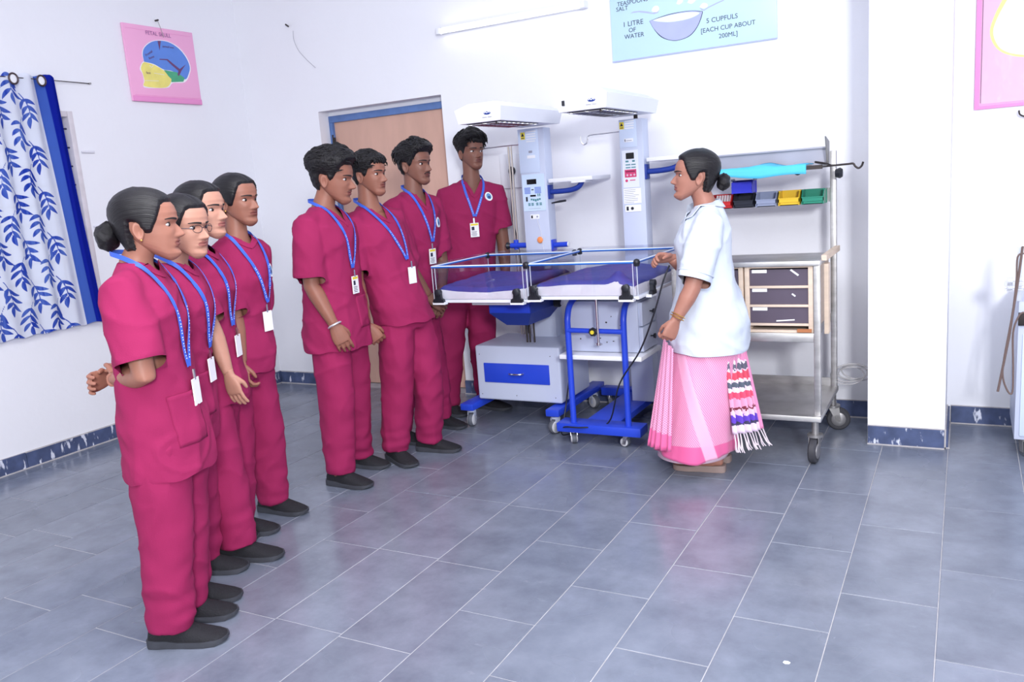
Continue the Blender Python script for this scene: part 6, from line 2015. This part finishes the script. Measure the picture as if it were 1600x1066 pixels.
# ------------------------------------------------------------------ teacher
def teacher():
    base = Vector((-1.115, 3.90, 0))
    P = lambda px, py, do=0.0: on_plane(base, px, py, do)
    root = thing('person', base, 'teacher in white coat and pink saree standing beside the crib', 'person')
    phi = R(203)
    F_ = Vector((math.cos(phi), math.sin(phi), 0)); L_ = Vector((-F_.y, F_.x, 0)); U = Vector((0, 0, 1))
    neck = P(1102, 318)
    pel = P(1103, 500)
    zs = neck.z
    sk_m, lip_m = skin('t', 164, 114, 99)
    def axis(z):
        t = (z - pel.z) / (neck.z - pel.z)
        t = max(t, -0.2)
        return Vector((pel.x + (neck.x - pel.x) * t, pel.y + (neck.y - pel.y) * t, z))
    COAT = mat('white_coat_cotton', srgb(206, 215, 230), 0.8, var=0.015, vscale=5, bump=0.08, bscale=200)
    hem = 0.605
    prof = [(hem, .205, .185, -.012), (hem + .12, .205, .188, -.016), (.80, .195, .175, -.012), (.92, .172, .142, -.002), (1.02, .165, .130, .008), (1.12, .165, .135, .016), (1.20, .160, .118, .006), (zs - .06, .136, .090, -.006), (zs - .024, .094, .068, -.010), (zs, .066, .058, -.008)]
    coat = Cloth(); rings = []
    for z_, w_, d_, o_ in [(hem - 0.035,) + prof[0][1:]] + prof:
        rings.append(oval(axis(z_) + F_ * o_, L_ * w_, F_ * d_, 28, 0.9))
    coat.mb.loft(rings)
    body = MB(); rings = []
    for z_, w_, d_, o_ in prof[2:]:
        rings.append(oval(axis(z_ - .004) + F_ * o_, L_ * (w_ - .018), F_ * (d_ - .018), 20, .95))
    body.loft(rings)
    head = Head(P(1085, 279), R(205), R(6), 0, 1.0, 0.95)
    nr = 0.047
    nb = head.w((-0.022, 0, 0.055))
    body.tube([axis(zs - .05), axis(zs - .005), axis(zs + .005).lerp(nb, .45), nb, head.w((-.016, 0, .12))], [nr * 1.35, nr * 1.15, nr, nr, nr * .95], 16)
    hands = MB()
    # near (left) arm hangs down, hand closed at the coat
    S = axis(zs - .08) + L_ * .135
    E_ = P(1081, 452, -0.19); Wp = P(1056, 500, -0.20)
    k = .95
    body.tube([S, S.lerp(E_, .4), E_, E_.lerp(Wp, .3), E_.lerp(Wp, .65), Wp], [.050 * k, .048 * k, .042 * k, .042 * k, .034 * k, .026 * k], 14)
    make_hand(hands, Wp + (Wp - E_).normalized() * .006, (Wp - E_).normalized() + U * -0.2, RH * -0.3 + NH * 0.9, -RH + U * 0.2, 0.95, .9, .7)
    hemp = S.lerp(E_, .86)
    coat.mb.tube([axis(zs - .045) + L_ * .07, S, S.lerp(hemp, .4), S.lerp(hemp, .75), hemp + (hemp - S).normalized() * .03], [.048, .068, .080, .078, .080], 18)
    # far (right) arm bent forward, hand raised over the crib corner
    S2 = axis(zs - .08) - L_ * .135
    E2 = P(1092, 440, 0.14); W2 = P(1049, 404, 0.02)
    body.tube([S2, S2.lerp(E2, .4), E2, E2.lerp(W2, .3), E2.lerp(W2, .65), W2], [.050 * k, .048 * k, .042 * k, .042 * k, .034 * k, .026 * k], 14)
    make_hand(hands, W2 + (W2 - E2).normalized() * .004, RH * -0.8 + U * 0.1 - NH * 0.25, U * -0.6 + NH * -0.6, -RH * 0.2 + U * 0.9, 0.75, .9, .6)
    hp2 = S2.lerp(E2, .86)
    coat.mb.tube([axis(zs - .045) - L_ * .08, S2, S2.lerp(hp2, .4), hp2], [.062, .078, .078, .078], 18)
    def cut(c):
        q = c - axis(c.z); lf, ll = q.dot(F_), q.dot(L_)
        if c.z < hem + 0.03 * lf: return True
        v_ = c - hemp; sd_ = (hemp - S).normalized(); al = v_.dot(sd_)
        wz = np.interp(c.z, [q_[0] for q_ in prof], [q_[1] for q_ in prof]) + .014; dz_ = np.interp(c.z, [q_[0] for q_ in prof], [q_[2] for q_ in prof]) + .014
        if 0 < al < .09 and (v_ - sd_ * al).length < .11 and abs(ll / wz) ** 2.22 + abs(lf / dz_) ** 2.22 > 1.12: return True
        if c.z > zs - .006 and abs(ll) < .05 and lf > -.03: return True
        return False
    def uf(v, n):
        a = noise.noise((v[0] * 8, v[1] * 8, v[2] * 2.4)) * .010
        c = noise.noise((v[0] * 11 + v[2] * 8, v[1] * 11 - v[2] * 6, v[2] * 7)) * .009
        e = noise.noise((v[0] * 28 + v[2] * 20, v[1] * 28, v[2] * 15)) * .003
        r1 = (1 - abs(noise.noise((v[0] * 5, v[1] * 5, v[2] * 1.3)))) ** 9 * 0.010
        r2 = (1 - abs(noise.noise((v[0] * 4.5 + v[2] * 5, v[1] * 4.5, v[2] * 4.5)))) ** 11 * 0.012
        return a * 0.8 + c * 0.7 + e + (r1 + r2) * 0.6 - 0.002
    coat.make('white_coat', COAT, root, .0095, uf, cut)
    # collar
    cp, cn = [], []
    for i in range(17):
        a = -2.6 + 5.2 * i / 16
        fr = math.cos(a)
        z_ = zs - 0.005 - 0.07 * max(0, fr) ** 2 + 0.008
        q = axis(z_) + F_ * (.075 * fr + (.03 if fr > 0 else -.012)) + L_ * (.082 * math.sin(a))
        r_ = coat.bvh.find_nearest(q)
        cp.append(r_[0] + Vector(r_[1]) * .004); cn.append(Vector(r_[1]))
    # rotate so the strip runs round the back of the neck
    cp2, cn2 = [], []
    for i in range(21):
        a = math.pi + (-2.75 + 5.5 * i / 20)
        fr = math.cos(a)
        z_ = zs + 0.004 - 0.085 * max(0, fr) ** 1.5
        q = axis(z_) + F_ * (.07 * fr + (.035 if fr > 0 else -.018)) + L_ * (.085 * math.sin(a))
        r_ = coat.bvh.find_nearest(q)
        cp2.append(r_[0] + Vector(r_[1]) * .004); cn2.append(Vector(r_[1]))
    ribbon('coat_collar', cp2, cn2, .045, COAT, root, .004)
    for arm_h, ax0 in ((hemp, (E_ - S).normalized()), ):
        u = ax0.orthogonal().normalized(); v = ax0.cross(u)
        cu = MB(); cu.tube([arm_h - ax0 * .030 + (u * math.cos(a) + v * math.sin(a)) * .0800 for a in [2 * math.pi * i / 24 for i in range(25)]], (.0035), 6, False)
        cu.build('sleeve_cuff', COAT, root)
    # saree skirt with pleats, open loft carrying its own uv
    SAREE = bpy.data.materials.new('pink_saree_silk'); SAREE.use_nodes = True
    nt = SAREE.node_tree; L = nt.links.new; pb = nt.nodes['Principled BSDF']
    uvn = nt.nodes.new('ShaderNodeUVMap'); uvn.uv_map = 'UVMap'
    sep = nt.nodes.new('ShaderNodeSeparateXYZ'); L(uvn.outputs[0], sep.inputs[0])
    vor = nt.nodes.new('ShaderNodeTexVoronoi'); vor.feature = 'F1'; vor.distance = 'CHEBYCHEV'; vor.inputs['Scale'].default_value = 1.0; vor.inputs['Randomness'].default_value = 0.0
    mp = nt.nodes.new('ShaderNodeMapping'); mp.inputs['Scale'].default_value = (140, 118, 1); mp.inputs['Rotation'].default_value = (0, 0, 0.785)
    L(uvn.outputs[0], mp.inputs[0]); L(mp.outputs[0], vor.inputs['Vector'])
    st_ = nt.nodes.new('ShaderNodeMapRange'); st_.inputs[1].default_value = 0.26; st_.inputs[2].default_value = 0.40
    L(vor.outputs['Distance'], st_.inputs[0])
    nz = nt.nodes.new('ShaderNodeTexNoise'); nz.inputs['Scale'].default_value = 4; L(uvn.outputs[0], nz.inputs['Vector'])
    pk = nt.nodes.new('ShaderNodeMix'); pk.data_type = 'RGBA'; L(st_.outputs[0], pk.inputs[0]); pk.inputs[6].default_value = srgb(214, 100, 156); pk.inputs[7].default_value = srgb(240, 180, 210)
    # border band near the foot
    bd = nt.nodes.new('ShaderNodeMapRange'); bd.inputs[1].default_value = 0.172; bd.inputs[2].default_value = 0.167; L(sep.outputs[1], bd.inputs[0])
    m1 = nt.nodes.new('ShaderNodeMix'); m1.data_type = 'RGBA'; L(bd.outputs[0], m1.inputs[0]); L(pk.outputs[2], m1.inputs[6]); m1.inputs[7].default_value = srgb(228, 98, 156)
    bd2 = nt.nodes.new('ShaderNodeMapRange'); bd2.inputs[1].default_value = 0.080; bd2.inputs[2].default_value = 0.078; L(sep.outputs[1], bd2.inputs[0])
    m2 = nt.nodes.new('ShaderNodeMix'); m2.data_type = 'RGBA'; L(bd2.outputs[0], m2.inputs[0]); L(m1.outputs[2], m2.inputs[6]); m2.inputs[7].default_value = srgb(240, 190, 214)
    # plain lighter border strip that runs diagonally with the drape
    u0 = nt.nodes.new('ShaderNodeMath'); u0.operation = 'MULTIPLY_ADD'; L(sep.outputs[1], u0.inputs[0]); u0.inputs[1].default_value = 0.458; L(sep.outputs[0], u0.inputs[2])
    dd_ = nt.nodes.new('ShaderNodeMath'); dd_.operation = 'SUBTRACT'; L(u0.outputs[0], dd_.inputs[0]); dd_.inputs[1].default_value = 0.425
    ab = nt.nodes.new('ShaderNodeMath'); ab.operation = 'ABSOLUTE'; L(dd_.outputs[0], ab.inputs[0])
    rs = nt.nodes.new('ShaderNodeMapRange'); rs.inputs[1].default_value = 0.034; rs.inputs[2].default_value = 0.028; rs.inputs[4].default_value = 0.85; L(ab.outputs[0], rs.inputs[0])
    m3_ = nt.nodes.new('ShaderNodeMix'); m3_.data_type = 'RGBA'; L(rs.outputs[0], m3_.inputs[0]); L(m2.outputs[2], m3_.inputs[6]); m3_.inputs[7].default_value = srgb(246, 186, 216)
    L(m3_.outputs[2], pb.inputs['Base Color']); pb.inputs['Roughness'].default_value = 0.42
    pb.inputs['Sheen Weight'].default_value = 0.3
    def drape(name, ztop, zbot, rfun, cfun, m, n=150, nv=46, tilt=None):
        vs_, uv = [], []
        for j in range(nv + 1):
            t = j / nv
            for i in range(n + 1):
                a = 2 * math.pi * i / n
                zb = zbot(a) if callable(zbot) else zbot
                z_ = ztop + (zb - ztop) * t
                c = cfun(z_)
                w_, d_ = rfun(a, z_)
                vs_.append(c + L_ * (w_ * math.sin(a)) + F_ * (d_ * math.cos(a)) + U * 0)
                uv.append((a / (2 * math.pi) * 1.25, z_))
        W = n + 1
        fs = [(j * W + i, (j + 1) * W + i, (j + 1) * W + i + 1, j * W + i + 1) for j in range(nv) for i in range(n)]
        mb = MB(); mb.add(vs_, fs)
        o = mb.build(name, m, root, 180, fix=False)
        ul = o.data.uv_layers.new(name='UVMap')
        for lp in o.data.loops:
            ul.data[lp.index].uv = uv[lp.vertex_index]
        so = o.modifiers.new('thick', 'SOLIDIFY'); so.thickness = .002
        return o
    def cf(z_):
        b = P(1080, 715); b0 = P(1103, 548)
        t = (z_ - 0.03) / (0.60 - 0.03)
        p = b.lerp(b0, max(0, t))
        return Vector((p.x, p.y, z_))
    def rf(a, z_):
        t = 1 - (z_ - .03) / .6
        pl_ = 0
        fr = math.cos(a)
        # knife pleats gathered at the front and wide soft folds elsewhere
        d_ = .178 + .020 * t; w_ = .180 + .012 * t
        f1 = max(0, fr) ** 3
        ph = a * 22
        r_ = 1 + f1 * .045 * t * math.sin(ph) + .040 * t * math.sin(a * 4 + 1.2 + 1.5 * t) + .02 * math.sin(a * 9 + z_ * 7) * t + 0.14 * f1 * t
        for a0, sl, amp, wd in ((0.85, 2.3, .075, .16), (1.35, 3.2, .055, .12), (0.35, 0.8, .06, .10), (2.1, 0.6, .04, .15)):
            r_ += amp * (0.35 + 0.65 * t) * math.exp(-((a - a0 - sl * (0.62 - z_)) / wd) ** 2)
        return w_ * r_, d_ * r_
    drape('saree_skirt', .66, lambda a: .086 + .010 * math.sin(a * 3 + 1) + 0.035 * max(0, math.cos(a)) + 0.02 * max(0, -math.cos(a)), rf, cf, SAREE)
    UND = mat('pale_underskirt', srgb(246, 214, 230), 0.6)
    drape('underskirt', .30, .078, lambda a, z_: (.172, .172), cf, UND, 60, 8)
    # front pleats of the saree hanging straight from the waist
    vs_, uv = [], []
    nu, nv = 60, 24
    for j in range(nv + 1):
        t = j / nv
        l_, r_ = P(1039, 520, -.02).lerp(P(1013, 694, -.06), t), P(1052, 545, -.20).lerp(P(1049, 706, -.25), t)
        on = (-RH * 0.8 - NH * 0.5).normalized()
        for i in range(nu + 1):
            q = i / nu
            p = l_.lerp(r_, q) + on * (.020 * math.sin(math.pi * q) + (.004 + .007 * t) * math.sin(q * 2 * math.pi * 4.5))
            vs_.append(p); uv.append((q * .20 + .70, .088 + (1 - t) * .52))
    W = nu + 1
    fs = [(j * W + i, (j + 1) * W + i, (j + 1) * W + i + 1, j * W + i + 1) for j in range(nv) for i in range(nu)]
    pm = MB(); pm.add(vs_, fs)
    po = pm.build('saree_front_pleats', SAREE, root, 180, fix=False)
    ul = po.data.uv_layers.new(name='UVMap')
    for lp in po.data.loops:
        ul.data[lp.index].uv = uv[lp.vertex_index]
    so = po.modifiers.new('thick', 'SOLIDIFY'); so.thickness = .002
    # pallu end: pleated panel hanging at the back of the hip
    PAL = bpy.data.materials.new('pallu_print'); PAL.use_nodes = True
    nt = PAL.node_tree; L = nt.links.new; pb = nt.nodes['Principled BSDF']
    uvn = nt.nodes.new('ShaderNodeUVMap'); uvn.uv_map = 'UVMap'
    sep = nt.nodes.new('ShaderNodeSeparateXYZ'); L(uvn.outputs[0], sep.inputs[0])
    nz = nt.nodes.new('ShaderNodeTexNoise'); nz.inputs['Scale'].default_value = 22; nz.inputs['Detail'].default_value = 2; L(uvn.outputs[0], nz.inputs['Vector'])
    ad = nt.nodes.new('ShaderNodeMath'); ad.operation = 'MULTIPLY_ADD'; L(nz.outputs[0], ad.inputs[0]); ad.inputs[1].default_value = 0.10; L(sep.outputs[1], ad.inputs[2])
    sb_ = nt.nodes.new('ShaderNodeMath'); sb_.operation = 'SUBTRACT'; L(ad.outputs[0], sb_.inputs[0]); sb_.inputs[1].default_value = 0.05
    cr = nt.nodes.new('ShaderNodeValToRGB'); cr.color_ramp.interpolation = 'CONSTANT'
    els = [(0, (238, 196, 224)), (.10, (240, 150, 195)), (.17, (236, 222, 232)), (.20, (92, 92, 112)), (.27, (236, 200, 218)), (.30, (214, 70, 96)), (.38, (240, 214, 226)), (.42, (84, 92, 110)), (.48, (240, 216, 228)), (.52, (222, 76, 112)), (.60, (240, 160, 196)), (.70, (120, 40, 60)), (.73, (238, 196, 220)), (.80, (96, 60, 190)), (.87, (60, 56, 90)), (.90, (236, 214, 238))]
    while len(cr.color_ramp.elements) < len(els): cr.color_ramp.elements.new(0.5)
    for e, (p_, c_) in zip(cr.color_ramp.elements, els):
        e.position = p_; e.color = srgb(*c_)
    L(sb_.outputs[0], cr.inputs[0])
    # the right selvedge is plain pink
    sd_ = nt.nodes.new('ShaderNodeMapRange'); sd_.inputs[1].default_value = 0.74; sd_.inputs[2].default_value = 0.75; L(sep.outputs[0], sd_.inputs[0])
    mx = nt.nodes.new('ShaderNodeMix'); mx.data_type = 'RGBA'; L(sd_.outputs[0], mx.inputs[0]); L(cr.outputs[0], mx.inputs[6]); mx.inputs[7].default_value = srgb(240, 150, 194)
    L(mx.outputs[2], pb.inputs['Base Color']); pb.inputs['Roughness'].default_value = .5
    vs_, uv = [], []
    nu, nv = 72, 30
    tl, tr2 = P(1127, 540, -.155), P(1160, 536, -.02)
    bl, br2 = P(1141, 678, -.175), P(1190, 668, -.06)
    out_n = (RH * 0.75 - NH * 0.75).normalized()
    for j in range(nv + 1):
        t = j / nv
        a_, b_ = tl.lerp(bl, t), tr2.lerp(br2, t)
        for i in range(nu + 1):
            s_ = i / nu
            amp = .010 + .006 * t
            p = a_.lerp(b_, s_) + out_n * (amp * math.sin(s_ * 2 * math.pi * 5.5) * (1 if s_ < .76 else .25) + .02 * math.sin(math.pi * s_) + .012)
            vs_.append(p); uv.append((s_, t))
    W = nu + 1
    fs = [(j * W + i, (j + 1) * W + i, (j + 1) * W + i + 1, j * W + i + 1) for j in range(nv) for i in range(nu)]
    pm = MB(); pm.add(vs_, fs)
    po = pm.build('saree_pallu', PAL, root, 180, fix=False)
    ul = po.data.uv_layers.new(name='UVMap')
    for lp in po.data.loops:
        ul.data[lp.index].uv = uv[lp.vertex_index]
    so = po.modifiers.new('thick', 'SOLIDIFY'); so.thickness = .003
    TAS = mat('white_tassel', srgb(240, 228, 236), .7)
    rn = random.Random(9)
    for i in range(11):
        s_ = 0.05 + .9 * i / 10
        p = bl.lerp(br2, s_) + out_n * .014
        q = P(1150 + 58 * s_ + rn.uniform(-4, 4), 706 - 10 * s_ + rn.uniform(-3, 3), -.18 + .12 * s_)
        tm = MB()
        md = p.lerp(q, .5) + U * (-.010) - RH * .006
        for k_ in range(3):
            o2 = Vector((rn.uniform(-.006, .006), rn.uniform(-.006, .006), rn.uniform(-.006, .004)))
            tm.tube(catmull([p + o2 * .3, p.lerp(q, .4) + o2 * .3 - U * .006, md.lerp(q, .5) + o2, q + o2 * 1.6], 3), .0024, 6)
        tm.build('tassel', TAS, po)
    # feet in sandals
    SAN = mat('taupe_sandal', srgb(150, 130, 124), .6)
    for (hx, tx) in (((1134, 737), (1052, 731)), ((1142, 722), (1070, 714))):
        h_ = floor_pt(*hx); t_ = floor_pt(*tx)
        d = (t_ - h_); Ln = d.length; d.normalize(); s = Vector((-d.y, d.x, 0))
        so_ = MB(); rings = []
        for t, w in ((0, .018), (.04, .030), (.2, .034), (.45, .034), (.7, .044), (.88, .040), (.97, .024), (1, .008)):
            c = h_ + d * (Ln * t)
            zt_ = .036 - .010 * t
            rings.append([c + s * w + U * .001, c + s * w + U * zt_, c - s * w + U * zt_, c - s * w + U * .001])
        so_.loft(rings)
        sand = so_.build('sandal', SAN, root, 50)
        foot = []
        for t, w, hh in ((.04, .022, .05), (.15, .029, .075), (.3, .031, .085), (.5, .035, .062), (.72, .041, .040), (.88, .036, .028), (.95, .024, .020)):
            c = h_ + d * (Ln * t)
            zt_ = .034 - .010 * t
            foot.append([c + s * (w * math.cos(a)) + U * (zt_ + hh * max(0, math.sin(a)) ** .8) for a in [math.pi * k_ / 11 for k_ in range(12)]])
        body.loft(foot)
        for k_ in range(5):
            c = h_ + d * (Ln * .90) + s * ((-.030 + .015 * k_)) + U * .034
            body.tube([c, c + d * (.024 - .003 * abs(k_ - 1))], [.009, .006], 8)
        st2 = MB()
        for ta, tb_ in ((.50, .74), (.74, .50)):
            pts = []
            for k_ in range(9):
                q = k_ / 8
                t = ta + (tb_ - ta) * q
                pts.append(h_ + d * (Ln * t) + s * ((.046) * math.cos(math.pi * q)) + U * (.034 + .048 * math.sin(math.pi * q) * (1.1 - .55 * t)))
            st2.tube(pts, [(.003, .013)] * 9, 8, ref=U)
        st2.build('strap', SAN, sand)
        ank = h_ + d * (Ln * .22) + U * .08
        hip = axis(.72) + (ank - axis(0.72)) * 0 + L_ * (.08 if (ank - base).dot(L_) > 0 else -.08)
        kn = hip.lerp(ank, .5) + F_ * .02
        body.tube([hip, kn, kn.lerp(ank, .4), ank, ank - U * .03], [.085, .056, .050, .036, .034], 12)
    fin = MB()
    V, F, N = remesh(body, .008, 3)
    fin.add([tuple(v) for v in V], F, 0)
    head.mesh(fin, 1)
    o = len(fin.v)
    fin.v += hands.v; fin.f += [tuple(i + o for i in f) for f in hands.f]; fin.mi += [0] * len(hands.f)
    fin.build('body', [sk_m, lip_m], root, 180)
    face_parts(head, root)
    hair(head, root, 'girl', HAIR_G, T=.014, seed=5, bun=(-.135, 0, .088, .040))
    ax_ = (Wp - E_).normalized(); u = ax_.orthogonal().normalized(); v = ax_.cross(u)
    for k_, q in enumerate((.012, .024)):
        b = MB(); b.tube([Wp - ax_ * q + (u * math.cos(a) + v * math.sin(a)) * (.033) for a in [2 * math.pi * i / 20 for i in range(21)]], .0026, 6, False)
        b.build('bangle', GOLD, root)
teacher()

# torn scrap of paper on the floor
sp = floor_pt(1229, 1036)
ps = MB()
ps.prism([(sp.x - .010, sp.y - .004, .0006), (sp.x - .003, sp.y - .009, .0006), (sp.x + .008, sp.y - .006, .0006), (sp.x + .011, sp.y + .003, .0006), (sp.x + .002, sp.y + .008, .0006), (sp.x - .008, sp.y + .006, .0006)], (0, 0, .0012))
tag(ps.build('paper_scrap', WHITE_PRINT, None, 0), 'tiny white paper scrap on the open floor', 'paper')
